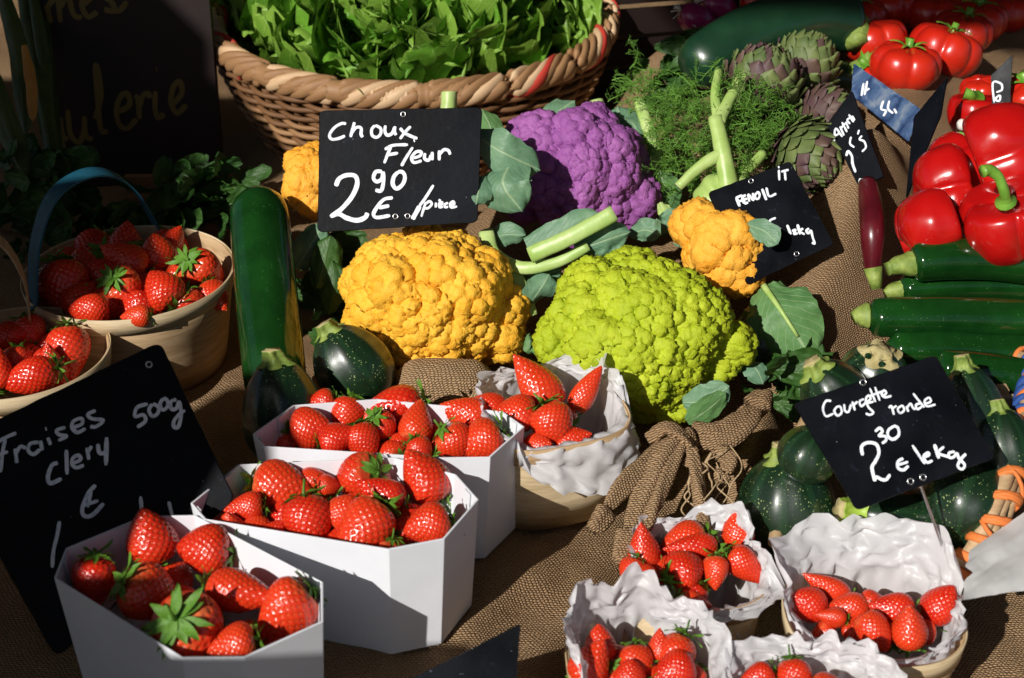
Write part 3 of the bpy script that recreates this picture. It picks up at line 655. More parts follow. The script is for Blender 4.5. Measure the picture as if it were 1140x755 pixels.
# ------------------------------------------------------------------ veneer baskets
def sup(th, n):
    c, s = math.cos(th), math.sin(th); return (abs(c) ** n + abs(s) ** n) ** (-1 / n)
def chip_basket(c, rx, ry, h, rot, n, k, label, group, mat='veneer', handle=None, band=.016):
    c = Vector(c); o = root('veneer_basket', c, label, 'basket', group); N = 96
    def ring(z, f, off):
        out = []
        for j in range(N):
            th = 2 * math.pi * j / N; r = sup(th, n); x, y = (rx * f + off) * r * math.cos(th), (ry * f + off) * r * math.sin(th)
            out.append((c.x + x * math.cos(rot) - y * math.sin(rot), c.y + x * math.sin(rot) + y * math.cos(rot), c.z + z))
        return out
    V = []; lv = [(h, 1, 0), (h * .66, 1 - (1 - k) * .34, 0), (h * .33, 1 - (1 - k) * .67, 0), (0, k, 0), (.002, k, -.0012), (h * .5, 1 - (1 - k) * .5, -.0012), (h, 1, -.0012)]
    for z, f, off in lv: V += ring(z, f, off)
    L = len(lv)
    F = [(i * N + j, i * N + (j + 1) % N, ((i + 1) % L) * N + (j + 1) % N, ((i + 1) % L) * N + j)[::-1] for i in range(L) for j in range(N)]
    mo('veneer_wall', V, F, MAT[mat], o)
    mo('base', ring(.003, k, -.001), [list(range(N))], MAT[mat], o, False)
    V = []; kk = 1 - (1 - k) * band / h
    lv = [(h + .0012, 1, .0016), (h - band, kk, .0018), (h - band, kk, .0004), (h + .0012, 1, .0004)]
    for z, f, off in lv: V += ring(z, f, off)
    F = [(i * N + j, i * N + (j + 1) % N, ((i + 1) % 4) * N + (j + 1) % N, ((i + 1) % 4) * N + j)[::-1] for i in range(4) for j in range(N)]
    mo('rim_hoop', V, F, MAT['veneer_pale' if mat != 'veneer_pale' else 'veneer'], o)
    return o
def liner(c, rx, ry, h, rot, n, label, group, seed, flare, fold=None):
    """sheet of tissue paper pressed into a basket: creased flat facets, torn edge standing up or folded out"""
    c = Vector(c); NA, NS = 58, 15; V = []; rr = random.Random(seed); NC = 13
    cre = sorted(rr.uniform(0, 360) for _ in range(NC)); dep = [rr.uniform(.3, 1) for _ in cre]; tilt = [rr.uniform(-.35, .7) for _ in cre]; Lf = [rr.uniform(.75, 1.3) for _ in cre]
    def facet(a):
        for i in range(NC):
            a0, a1 = cre[i], cre[(i + 1) % NC] + (360 if i == NC - 1 else 0); aa = a if a >= cre[0] else a + 360
            if a0 <= aa <= a1:
                f = (aa - a0) / max(1e-6, a1 - a0); j = (i + 1) % NC
                return abs(2 * f - 1) ** 2 * dep[i], tilt[i] * (1 - f) + tilt[j] * f, Lf[i] * (1 - f) + Lf[j] * f
        return 0, .2, 1
    for i in range(NS):
        s = i / (NS - 1)
        for j in range(NA):
            deg = (360 * (j + rr.uniform(-.32, .32) + .5 * (i % 2)) / NA) % 360; th = rad(deg); d = Vector((math.cos(th), math.sin(th), 0))
            cr_, lean, lf = facet(deg); fo = fold(deg) if fold else 0
            if fo > 1: cr_ *= .25; lf = 1 + (lf - 1) * .4
            L = flare(deg) * .85 * lf * (1 - .25 * cr_) * (1 + (rr.uniform(-.13, .10) if i == NS - 1 else 0)); L = max(L, .003); lean = max(lean + .3, fo)
            ss = min(1, max(0, s + (rr.uniform(-.012, .012) if 0 < i < NS - 1 else 0)))
            if ss < .42:
                f = ss / .42; r = .30 + .63 * min(1, f * 1.6); z = h * (.12 + .88 * max(0, (f - .3) / .7)); out = 0
            else:
                f = (ss - .42) / .58; out = 0; zz = 0
                for k in range(8):
                    g = f * (k + .5) / 8; an = min(2.95, lean * min(1, .15 + g * (6 if fo > 1 else 2.2))); out += L * f / 8 * math.sin(an); zz += L * f / 8 * math.cos(an)
                r = .93 + (.06 * min(1, f * 4) if fo > 1 else 0); z = h + zz
                if fo > 1: out = max(out, .006 * min(1, f * 5))
            w_ = rr.uniform(-.0036, .0036) * min(1, ss / .3) - .004 * cr_ * min(1, ss / .3)
            q = sup(th, n); x = (rx * r + out + w_) * q * d.x; y = (ry * r + out + w_) * q * d.y; z += rr.uniform(-.0012, .0012)
            V.append((x * math.cos(rot) - y * math.sin(rot), x * math.sin(rot) + y * math.cos(rot), z))
    F = []
    for i in range(NS - 1):
        for j in range(NA):
            k = (j + 1) % NA; a, b, e, g = i * NA + j, i * NA + k, (i + 1) * NA + k, (i + 1) * NA + j
            if rr.random() < .5: F.append((a, b, e, g))
            elif rr.random() < .5: F += [(a, b, g), (b, e, g)]
            else: F += [(a, b, e), (a, e, g)]
    o = mo('paper_liner', V, F, MAT['tissue'], None, True); o.location = c
    at_ = o.data.attributes.new('crease_edge', 'FLOAT', 'EDGE'); at_.data.foreach_set('value', [rr.choice([0, .3, .8, 1.0, 1.0]) for _ in o.data.edges])
    sm = o.modifiers.new('soft_folds', 'SUBSURF'); sm.levels = 1; sm.render_levels = 1
    tag(o, label, 'tissue paper', group); return o
GP = 'paper-lined veneer baskets of strawberries'; GL = 'crumpled paper liners'
def lerp_flare(pairs):
    def f(a):
        best = 0; ws = 0
        for ang, v in pairs:
            dd = min(abs(a - ang), 360 - abs(a - ang)); w_ = math.exp(-(dd / 28) ** 2); best += v * w_; ws += w_
        return best / (ws + 1e-9)
    return f
ZL = .035   # rim level of the low baskets
def at(px, py, z): q = PZ(px, py, z); return (q.x, q.y, z)
BH = .078
# A: below the knot
c = at(776, 634, ZL); chip_basket((c[0], c[1], LOW), .050, .048, ZL - LOW, .2, 2.6, .84, 'round pale veneer basket of strawberries just below the burlap knot', GP, 'veneer_pale')
liner((c[0], c[1], LOW), .050, .048, ZL - LOW, .2, 2.4, 'crumpled white paper in the basket below the burlap knot', GL, 1, lerp_flare([(0, .030), (50, .034), (90, .020), (130, .030), (180, .010), (230, .016), (270, .016), (320, .020)]), lambda a: 1.5 if 200 < a < 330 else 0)
WA, GA = 'in the basket below the burlap knot', 'strawberries in the basket below the burlap knot'
zl = ZL + .004
berries(zl, WA, GA, [(432,250,37,100,15,'oval strawberry at the left end',True,1.15), (615,185,40,195,10,'long strawberry lying at the back',True,1.2), (665,220,36,180,15,'strawberry lying crosswise on the top',True,1.3),
 (815,165,38,98,5,'upright strawberry at the back right',True,1.15), (832,278,34,-38,10,'strawberry pointing down to the right edge',True,1.3), (722,305,34,-95,20,'strawberry pointing at us, right of centre'),
 (592,318,46,20,-20,'strawberry showing its calyx at the front centre'), (440,340,28,180,10,'strawberry sliver at the front left',False), (385,305,30,250,10,'shaded strawberry tucked at the left rim',False)],
 [(520,260,36),(640,350,36),(540,200,34),(760,230,34),(700,270,34),(620,390,34)], -.012, (600,550), 3.682)
# B: front centre
c = at(716, 735, ZL + .0); chip_basket((c[0], c[1], LOW), .052, .050, ZL - LOW, .1, 2.6, .84, 'veneer basket of strawberries with tall white paper, cut by the bottom edge', GP, 'veneer_pale')
liner((c[0], c[1], LOW), .052, .050, ZL - LOW, .1, 2.4, 'stained white paper standing tall behind strawberries at the bottom centre', GL, 2, lerp_flare([(0, .026), (45, .018), (90, .050), (120, .048), (160, .034), (200, .03), (270, .012), (320, .020)]), lambda a: .1)
WB, GB = 'in the bottom centre basket', 'strawberries in the bottom centre basket'
berries(zl, WB, GB, [(252,628,38,98,10,'pointed upright strawberry at the back left',False,1.1), (398,672,40,-88,18,'rounded strawberry with its calyx on top, at the centre'), (562,652,44,240,15,'strawberry with large leaves above, at the back right',True,1.15),
 (205,715,44,60,15,'wide strawberry at the front left',False), (570,715,42,200,15,'strawberry lying at the front right',False), (372,745,34,90,20,'strawberry cut by the picture edge, centre',False), (492,640,26,90,0,'small strawberry at the back centre',False)],
 [(300,690,36),(470,700,36),(330,620,30),(640,690,30),(450,760,36)], -.012, (600,550), 3.682)
# C: right
c = at(972, 683, ZL); chip_basket((c[0], c[1], LOW), .063, .056, ZL - LOW, 0, 2.5, .86, 'tan veneer basket lined with wide ragged white paper, right of the others', GP, 'veneer')
liner((c[0], c[1], LOW), .062, .055, ZL - LOW, 0, 2.5, 'wide ragged white paper in the right-hand strawberry basket', GL, 3, lerp_flare([(0, .016), (45, .046), (90, .054), (135, .050), (180, .028), (225, .010), (270, .012), (315, .010)]), lambda a: .25)
WC, GC = 'in the lower right basket', 'strawberries in the right-hand basket'
berries(zl - .006, WC, GC, [(340,380,42,160,20,'plump strawberry at the left end',False), (432,328,26,150,5,'slim strawberry leaning on the back paper',False,1.7), (500,388,32,180,5,'shaded strawberry behind the centre',False,1.2), (440,428,26,170,10,'small orange strawberry at the front left',False),
 (572,470,38,-60,12,'long strawberry pointing down at the front centre',False,1.3), (668,402,40,170,10,'strawberry right of centre',False), (712,478,44,95,20,'domed strawberry at the front right',False), (818,385,42,60,10,'strawberry at the right end',False,1.1), (565,372,26,0,0,'small strawberry at the back centre',False)],
 [(520,430,34),(620,370,30),(770,430,32),(400,440,30),(640,450,34)], -.012, (800,560), 3.353)
# D: bottom
c = at(905, 790, ZL); chip_basket((c[0], c[1], LOW), .058, .050, ZL - LOW, 0, 2.5, .86, 'veneer basket of strawberries mostly below the bottom edge, lower right', GP, 'veneer')
liner((c[0], c[1], LOW), .057, .049, ZL - LOW, 0, 2.5, 'white paper rising in peaks at the bottom edge, lower right', GL, 4, lerp_flare([(0, .018), (30, .026), (70, .030), (105, .026), (140, .026), (180, .024), (270, .010)]), lambda a: .15)
berries(zl, 'in the bottom edge basket', 'strawberries in the basket at the bottom edge', [(280,650,44,-85,25,'strawberry with an upright leafy calyx'), (160,655,36,200,10,'strawberry half out of frame at the left',False), (400,700,40,0,10,'strawberry out at the lower edge',False)], [], 0, (800,560), 3.353)
# E: behind, beside the green cauliflower
ZE = .085
c = at(612, 455, ZE); chip_basket((c[0], c[1], 0), .060, .056, ZE, .35, 3.2, .86, 'squarish veneer basket of strawberries in front of the green cauliflower', GP, 'veneer_pale')
liner((c[0], c[1], 0), .058, .054, ZE, .35, 3.0, 'white paper folded over the basket in front of the green cauliflower', GL, 5, lerp_flare([(0, .022), (40, .026), (90, .010), (130, .020), (170, .028), (220, .020), (270, .062), (320, .055)]), lambda a: 2.9 if 230 < a < 350 else .1)
WE, GE = 'in the basket before the green cauliflower', 'strawberries in the basket before the green cauliflower'
berries(ZE + .006, WE, GE, [(872,100,50,130,5,'large strawberry pointing up left',False,1.15), (892,178,44,-60,15,'strawberry pointing down right at the front',False,1.1), (982,105,28,60,5,'slim strawberry against the right paper fold',True,1.7),
 (800,155,40,180,5,'strawberry left of centre',False,1.1), (715,137,30,165,5,'strawberry at the left rim',False,1.4)], [(940,190,34),(850,210,34),(780,190,30),(930,130,30)], -.015, (270,400), 2.591)
# left round baskets with handles
ZB = .098
cb = at(144, 302, ZB); bg_ = chip_basket((cb[0], cb[1], 0), .098, .098, ZB, 0, 2.0, .84, 'large round wooden basket of strawberries with a blue veneer handle, left', 'round handled baskets', 'veneer')
def strap(pts, wdt, mats, parent, th=.0016, wdir=None):
    pts = smooth_path(pts, 10); N = len(pts); V = []; ws = np.array(wdir or (0, 1, 0), float)
    for i, p in enumerate(pts):
        t_ = pts[min(i + 1, N - 1)] - pts[max(i - 1, 0)]; t_ /= np.linalg.norm(t_); s_ = ws - t_ * ws.dot(t_); s_ /= np.linalg.norm(s_); n_ = np.cross(t_, s_)
        for a, b in ((1, 1), (-1, 1), (-1, -1), (1, -1)): V.append(p + s_ * a * wdt / 2 + n_ * b * th / 2)
    F = []; M_ = []
    for i in range(N - 1):
        for j in range(4):
            F.append((i * 4 + j, i * 4 + (j + 1) % 4, (i + 1) * 4 + (j + 1) % 4, (i + 1) * 4 + j)); M_.append(1 if j == 1 else 0)
    F += [(0, 1, 2, 3), (4 * N - 1, 4 * N - 2, 4 * N - 3, 4 * N - 4)]; M_ += [0, 0]
    return mo('handle', V, F, mats, parent, False, M_)
hp = [P(36, 345, 1.30), P(40, 270, 1.32), P(62, 215, 1.34), P(105, 192, 1.37), P(145, 207, 1.41), P(178, 262, 1.45), P(185, 300, 1.46)]
strap([tuple(p) for p in hp], .030, [MAT['veneer_blue'], MAT['veneer_blue']], bg_, wdir=(.45, -.8, .1))
WL, GLb = 'in the blue-handled basket', 'strawberries in the large blue-handled basket'
berries(ZB, WL, GLb, [(205,390,50,-78,15,'big half-shaded strawberry pointing down, at the left',True,1.15), (395,405,50,-60,-62,'strawberry whose star of leaves faces us, at the centre'), (515,305,42,95,10,'strawberry standing at the back centre'),
 (640,345,46,-40,-55,'strawberry under a pale star of leaves, at the right'), (535,425,48,130,-10,'strawberry with its calyx at the lower right rim'), (430,335,40,150,10,'strawberry behind the star-leaved one',False), (300,478,36,180,10,'strawberry lying along the front rim, left of centre',False,1.3), (455,498,26,180,5,'small strawberry wedged at the front rim',False),
 (555,262,30,60,10,'small strawberry at the top of the heap',False)],
 [(540,240,44),(470,300,44),(250,420,44),(580,330,40),(340,420,44),(320,300,50),(400,265,50),(300,250,50),(430,285,45),(270,330,50),(350,350,45),(450,440,45),(600,420,40),(480,380,45),(220,300,45),(680,390,35)], -.012, (0,180), 2.904)
ZS = .085
cs_ = at(14, 392, ZS); sm_ = chip_basket((cs_[0], cs_[1], 0), .083, .080, ZS, 0, 2.0, .84, 'smaller round wooden basket of strawberries cut by the left edge', 'round handled baskets', 'veneer')
strap([tuple(p) for p in [P(34, 360, 1.27), P(26, 310, 1.28), P(2, 270, 1.28), P(-40, 250, 1.27), P(-80, 290, 1.24), P(-95, 370, 1.18)]], .026, [MAT['veneer'], MAT['veneer']], sm_, wdir=(.3, -.9, .1))
WS, GS = 'in the small round basket', 'strawberries in the small round basket'
berries(ZS, WS, GS, [(28,562,36,10,10,'strawberry by the left picture edge',False), (222,585,48,-82,10,'strawberry with a leafy crown at the right rim'), (112,690,42,200,8,'long strawberry lying along the front rim',False,1.35), (92,545,36,-60,10,'shaded strawberry at the back',False),
 (58,638,32,-80,20,'strawberry with a green calyx showing between others'), (132,632,18,90,0,'tiny pale strawberry at the centre',False), (-10,690,40,90,5,'dark strawberry cut by the picture edge',False)],
 [(150,560,40),(160,640,38),(20,610,38),(80,590,36)], -.015, (0,180), 2.904)
# ------------------------------------------------------------------ cauliflowers
_ico = {}
def ico(n):
    if n not in _ico:
        bm = bmesh.new(); bmesh.ops.create_icosphere(bm, subdivisions=n, radius=1)
        V = np.array([v.co[:] for v in bm.verts]); F = np.array([[v.index for v in f.verts] for f in bm.faces]); bm.free(); _ico[n] = (V, F)
    return _ico[n]
def vnorm(V, F):
    fn = np.cross(V[F[:, 1]] - V[F[:, 0]], V[F[:, 2]] - V[F[:, 0]]); N = np.zeros_like(V)
    for k in range(3):
        for a in range(3): N[:, a] += np.bincount(F[:, k], fn[:, a], len(V))
    return N / (np.linalg.norm(N, axis=1)[:, None] + 1e-12)
def florets(V, F, sp, amp, rs, jit=.42):
    """domes of spacing sp grown on the surface"""
    N = vnorm(V, F); order = rs.permutation(len(V)); kd = kdtree.KDTree(len(V) // 2 + 10); seeds = []; grid = {}
    for i in order:
        p = V[i]; key = (int(p[0] // sp), int(p[1] // sp), int(p[2] // sp)); ok = True
        for dx in (-1, 0, 1):
            for dy in (-1, 0, 1):
                for dz in (-1, 0, 1):
                    for q in grid.get((key[0] + dx, key[1] + dy, key[2] + dz), ()):
                        if (p[0] - q[0]) ** 2 + (p[1] - q[1]) ** 2 + (p[2] - q[2]) ** 2 < q[3]: ok = False; break
                    if not ok: break
                if not ok: break
            if not ok: break
        if ok: s = sp * rs.uniform(1 - jit, 1); grid.setdefault(key, []).append((p[0], p[1], p[2], s * s)); seeds.append(p)
    kd = kdtree.KDTree(len(seeds))
    for i, p in enumerate(seeds): kd.insert(p, i)
    kd.balance()
    am = amp * rs.uniform(.65, 1.25, len(seeds))
    D = np.empty(len(V)); I = np.empty(len(V), int)
    for i, p in enumerate(V):
        _, idx, d = kd.find(p); D[i] = d; I[i] = idx
    h = np.sqrt(np.maximum(0, 1 - (D / (sp * .62)) ** 2)) * am[I]
    return V + N * h[:, None]
def cauliflower(label, cpx, t0, a, b, cz, lobes, mat, sub, l2, l3, a2, a3, seed, auto=10, flatf=.66):
    """cpx,t0 centre; a,b half size in px; cz half depth (m); lobes: px,py,rpx"""
    rs = np.random.RandomState(seed); C0 = P(cpx[0], cpx[1], t0); s = t0 / FPX
    L = []
    for (x, y, r) in lobes:
        dx, dy = (x - cpx[0]) * s, -(y - cpx[1]) * s; r = r * s
        k = min(.95, math.hypot(dx / (a * s), dy / (b * s))); dz = cz * math.sqrt(1 - k * k)
        v = np.array([dx, dy, dz]); n = np.linalg.norm(v); v = v / n * max(n - r * .86, .2 * r); L.append((v * rs.uniform(.95, 1.13), r * rs.uniform(.76, .92)))
    for i in range(auto):   # around the sides and back
        th = rs.uniform(0, 6.28); z = rs.uniform(-.6, .1); q = math.sqrt(1 - z * z)
        v = np.array([a * s * q * math.cos(th), b * s * q * math.sin(th), cz * z]); r = min(a, b) * s * .38; v = v * .72; L.append((v, r))
    D, F = ico(sub)
    core = np.array([a * s * flatf, b * s * flatf, cz * flatf])
    rr = 1 / np.sqrt(((D / core) ** 2).sum(1))
    for v, r in L:
        bq = D @ v; disc = bq * bq - (v @ v - r * r); m = disc > 0
        rr[m] = np.maximum(rr[m], bq[m] + np.sqrt(disc[m]))
    V = D * rr[:, None]
    # relax slightly the raw creases
    for _ in range(1):
        acc = np.zeros_like(V); cnt = np.bincount(F.ravel(), minlength=len(V))
        for k in range(3):
            nb = V[F[:, (k + 1) % 3]] + V[F[:, (k + 2) % 3]]
            for q in range(3): acc[:, q] += np.bincount(F[:, k], nb[:, q], len(V))
        V = .5 * V + .5 * acc / (2 * cnt[:, None])
    V = florets(V, F, l2 * 2.0, a2 * .6, rs, .4); V = florets(V, F, l2, a2 * .8, rs); V = florets(V, F, l3 * .85, a3, rs)
    B = np.array([CR[:], CU[:], (-CF)[:]])
    W = V @ B + np.array(C0)
    o = root('cauliflower', C0, label, 'cauliflower', None)
    mo('curd', W, F, MAT[mat], o)
    return o
def leaf(parent, path, wpx, mat='caul_leaf', name='leaf', side=None, cup=.18, ruf=.10, midr=None, seed=0, tip=.25, base=.35, midmat='petiole'):
    """blade along path [(px,py,t)..], width in px"""
    pts = smooth_path([tuple(P(*p)) for p in path], 8); N = len(pts); V = []; U = []; nv = 17; s = path[0][2] / FPX; w_ = wpx * s
    sd = None if side is None else np.array((CR * side[0] + CU * side[1] - CF * side[2]))
    for i, p in enumerate(pts):
        f = i / (N - 1); t_ = pts[min(i + 1, N - 1)] - pts[max(i - 1, 0)]; t_ /= np.linalg.norm(t_)
        ref = np.array(-CF); b = np.cross(t_, ref) if sd is None else sd - t_ * sd.dot(t_); b = b / (np.linalg.norm(b) + 1e-9); n = np.cross(b, t_)
        if n.dot(ref) < 0: n = -n
        prof = min(1, base + (1 - base) * math.sin(min(1, f / .45) * math.pi / 2)) if f < .5 else (max(0, 1 - ((f - .5) / .5) ** (1 / max(tip, .05) * .7))) ** .6
        for j in range(nv):
            q = 2 * j / (nv - 1) - 1; wv = w_ / 2 * prof * (1 + .16 * noise.noise(Vector((f * 5 + seed * 9, math.copysign(1, q) * 3, seed))) * abs(q) + .07 * abs(q) * noise.noise(Vector((f * 22, q * 2, seed))))
            hh = (.10 * w_ * noise.noise(Vector((f * 16, q * 7, seed))) if ruf > .6 else 0) + cup * w_ * (abs(q) ** 1.6) * -1 + ruf * w_ * q * q * noise.noise(Vector((f * 7 + seed, q * 2.2, seed * 1.7))) + .04 * w_ * noise.noise(Vector((f * 10, q * 5, seed * 2.1)))
            V.append(p + b * q * wv + n * hh); U.append((f, j / (nv - 1)))
    V = np.array(V); F = gridF(N, nv)
    # a real, thin thickness
    n = len(V); th = .0006; V2 = V + np.array(CF) * th
    o = mo(name, np.vstack([V, V2]), F + [tuple(i + n for i in f[::-1]) for f in F], MAT[mat], parent, True, None, np.vstack([U, U]))
    if midr:
        T, F2, U2 = tube([tuple(p - np.array(CF) * midr * s * .3) for p in pts[:int(N * .8)]], [midr * s * (1 - .75 * i / N) for i in range(int(N * .8))], 8)
        m = mo('midrib', T, F2, MAT[midmat], None); m.parent = o
        m.data.vertices.foreach_set('co', (np.array(T) - np.array(parent.location if parent else (0, 0, 0))).ravel())
    return o
def stalk(parent, path, rpx, mat='petiole', name='stalk', flat=1.0, cut=True, taper=1.0):
    s = path[0][2] / FPX; pts = smooth_path([tuple(P(*p)) for p in path], 8); N = len(pts)
    rr = [rpx * s * (1 + (taper - 1) * i / (N - 1)) for i in range(N)]
    V, F, U = tube([tuple(p) for p in pts], rr, 14, True, flat, up=tuple(-CF), wob=.12)
    o = mo(name, V, F, [MAT[mat], MAT['cut_end']], parent, True, [1 if (len(f) > 4 and cut) else 0 for f in F], U)
    return o
cy = cauliflower('large bright yellow cauliflower below the Choux Fleur slate', (482, 336), 1.335, 96, 76, .085,
    [(418,292,40),(408,345,40),(402,375,30),(466,345,54),(468,282,36),(522,280,44),(552,305,38),(532,325,40),(547,372,46),(505,385,40),(452,392,36),(430,385,34),(575,345,26),(575,385,24),(500,300,36),(440,318,26)],
    'curd_yellow', 7, .0120, .0050, .0060, .0026, 3)
cg = cauliflower('large lime green cauliflower at the centre, behind the paper-lined strawberry basket', (708, 374), 1.285, 108, 84, .085,
    [(640,308,36),(622,352,40),(606,380,30),(650,385,36),(682,320,40),(735,300,40),(718,345,56),(765,330,38),(775,370,42),(790,350,30),(690,395,42),(735,400,40),(760,415,38),(740,440,34),(712,425,40),(805,400,26),(820,385,22),(815,410,20),(700,290,30),(755,452,22)],
    'curd_green', 7, .0100, .0042, .0056, .0024, 5)
cpu = cauliflower('violet cauliflower behind the cut leaf stalks, right of the Choux Fleur slate', (636, 196), 1.46, 82, 74, .075,
    [(590,152,34),(640,148,34),(600,192,30),(648,195,42),(598,220,26),(640,226,32),(690,170,32),(695,205,32),(725,232,26),(712,245,22),(660,160,32),(615,245,34),(570,240,20),(655,250,30),(690,238,26),(560,165,20)],
    'curd_purple', 7, .0110, .0044, .0046, .0019, 8)
co_ = cauliflower('small orange-yellow cauliflower beside the Fenouil slate', (800, 279), 1.37, 52, 64, .05,
    [(775,240,26),(795,262,30),(782,285,24),(812,290,30),(828,318,24),(838,285,18),(815,255,22),(765,232,16),(800,315,24),(842,300,14),(826,265,14)],
    'curd_orange', 6, .0115, .0046, .0040, .0017, 11, 6)
cl_ = cauliflower('yellow cauliflower half hidden behind the left side of the Choux Fleur slate', (352, 205), 1.42, 36, 46, .04,
    [(342,182,22),(340,212,24),(350,232,20),(365,195,24),(336,200,16)], 'curd_orange', 6, .0115, .0048, .0040, .0017, 13, 4)
# leaves and stalks
T1 = 1.36
leaf(cpu, [(528,150,1.335),(560,170,1.315),(602,190,1.325)], 46, seed=1, midr=None, side=(.2,1,.1), cup=.1)
leaf(cpu, [(570,178,1.325),(560,205,1.305),(582,236,1.31)], 62, seed=2, side=(1,.15,.2), cup=.12, tip=.35, base=.6)
leaf(cpu, [(538,195,1.315),(532,215,1.305),(530,228,1.305)], 30, seed=3, side=(1,.3,0))
leaf(cpu, [(536,122,1.42),(545,140,1.41),(552,162,1.40)], 30, 'caul_leaf_green', seed=4, side=(1,.2,0))
stalk(cpu, [(590,284,1.30),(635,264,1.29),(684,237,1.285)], 9.5, flat=.55, taper=.95)
leaf(cpu, [(588,278,1.325),(630,258,1.315),(668,238,1.31)], 34, seed=5, side=(-.3,1,.2), base=.8)
stalk(cpu, [(541,258,1.34),(550,283,1.325),(580,298,1.31),(620,292,1.305),(655,274,1.30)], 9, flat=.6, taper=.6)
leaf(cpu, [(640,280,1.31),(672,268,1.30),(702,258,1.30)], 36, seed=6, side=(0,1,.3), ruf=.3, base=.5)
leaf(cpu, [(620,150,1.50),(622,125,1.505),(640,112,1.51)], 40, seed=7, side=(1,.2,0))
leaf(cpu, [(690,170,1.50),(692,140,1.50),(688,118,1.50)], 44, seed=8, side=(1,0,0))
stalk(cpu, [(672,160,1.51),(668,130,1.51),(664,112,1.515)], 8, flat=.6)
stalk(cpu, [(738,215,1.47),(728,165,1.48),(711,111,1.50)], 9, flat=.6, taper=.75)
leaf(cpu, [(745,240,1.45),(742,215,1.45),(735,190,1.45)], 34, 'caul_leaf_green', seed=9, side=(1,0,0))
leaf(cpu, [(545,275,1.355),(558,262,1.34),(585,262,1.335)], 26, 'caul_leaf', seed=10, side=(0,1,.3))
leaf(cpu, [(588,330,1.33),(596,312,1.325),(625,300,1.32)], 30, 'caul_leaf', seed=41, side=(.2,1,.2), ruf=.25)
leaf(cpu, [(700,262,1.39),(718,256,1.38),(735,262,1.375)], 26, 'caul_leaf', seed=42, side=(0,1,.2), ruf=.3)
leaf(cpu, [(690,130,1.50),(706,140,1.49),(712,165,1.485)], 30, 'caul_leaf', seed=43, side=(1,.2,0))
stalk(cg, [(568,300,1.32),(582,325,1.315),(592,352,1.315)], 10, flat=.5, taper=.7)
leaf(cg, [(585,345,1.315),(600,325,1.305),(612,305,1.305)], 34, seed=11, side=(1,.5,0))
leaf(cg, [(760,448,1.215),(785,446,1.205),(812,430,1.20)], 36, seed=12, side=(.2,1,.2), cup=.08)
leaf(cg, [(765,470,1.205),(785,458,1.20),(808,438,1.195)], 32, 'caul_leaf_green', seed=13, side=(.2,1,.5), cup=.05)
leaf(cg, [(828,400,1.27),(842,412,1.26),(850,428,1.26)], 26, seed=14, side=(1,.3,0))
leaf(cg, [(850,318,1.32),(872,350,1.30),(905,402,1.30)], 76, 'caul_leaf_green', seed=15, side=(1,.45,.2), midr=4, cup=.12, ruf=.16, base=.5, tip=.3)
leaf(cg, [(628,395,1.27),(640,402,1.27),(660,404,1.27)], 20, seed=16, side=(0,1,.2))
leaf(co_, [(735,262,1.40),(748,250,1.395),(755,232,1.395)], 34, seed=17, side=(1,.3,0), ruf=.4)
leaf(co_, [(755,275,1.385),(762,255,1.38),(752,240,1.38)], 26, seed=18, side=(1,0,0), ruf=.4)
leaf(co_, [(832,250,1.32),(852,258,1.31),(866,272,1.305)], 26, seed=19, side=(.3,1,.2), cup=.05)
leaf(co_, [(735,225,1.42),(742,235,1.41),(748,250,1.40)], 18, 'petiole', seed=20, side=(1,0,.2), ruf=.4)
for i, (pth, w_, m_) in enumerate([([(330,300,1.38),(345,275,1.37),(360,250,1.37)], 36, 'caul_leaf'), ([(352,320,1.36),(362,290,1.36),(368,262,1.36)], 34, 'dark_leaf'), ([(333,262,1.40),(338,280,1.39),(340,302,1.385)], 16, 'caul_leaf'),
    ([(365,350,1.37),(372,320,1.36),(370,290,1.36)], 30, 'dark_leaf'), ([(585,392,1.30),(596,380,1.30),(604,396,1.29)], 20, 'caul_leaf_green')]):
    leaf(cy, pth, w_, m_, seed=30 + i, side=(1, .1, 0), ruf=.3)

# ------------------------------------------------------------------ lettuce basket
BC0 = P(459, 24, 1.86); BC0.z = .150
bk = root('wicker_basket', (BC0.x, BC0.y, -.04), 'large shallow wicker basket with a red-laced braided rim, full of lettuce', 'basket')
RX, RY = .256, .225
def bpt(th, f, z, off=0): return (BC0.x + (RX * f + off) * math.cos(th), BC0.y + (RY * f + off) * math.sin(th), z + BC0.z - .05 * (1 if True else 0) * (1 - f) * 0)
TILT = .10
def tl(p): return (p[0], p[1], p[2] + (p[1] - BC0.y) * TILT)
mb = MB(); NRB = 34
for lv in range(27):
    f = 1 - .34 * (lv / 26) ** 1.3; z = -.014 - lv * .0068
    pts = [tl(bpt(th, f, z, .0055 * math.sin(th * NRB / 2 * 2 / 2 + math.pi * lv) + .002 * noise.noise(Vector((th * 4, lv, 0))))) for th in np.linspace(0, 2 * math.pi, 260)]
    V, F, U = tube(pts, [.0034 * (1 + .14 * noise.noise(Vector((i * .1, lv * 3.3, 0)))) for i in range(260)], 7, False); mb.add(V, F, R.choice([0, 0, 2, 2]), U)
for k in range(NRB):
    th = 2 * math.pi * (k + .5) / NRB
    V, F, U = tube([tl(bpt(th, 1 - .34 * (i / 6) ** 1.3, -.005 - i * .030)) for i in range(7)], .005, 6); mb.add(V, F, 2, U)
mb.build('woven_body', [MAT['wicker_tan'], MAT['wicker_light'], MAT['wicker_dark']], bk)
xs_ = [tl(bpt(th, .64, -.19)) for th in np.linspace(0, 2 * math.pi, 60)[:-1]]
mo('basket_floor', xs_, [list(range(59))], MAT['wicker_dark'], bk, False)
NS_ = 6; TW = 13
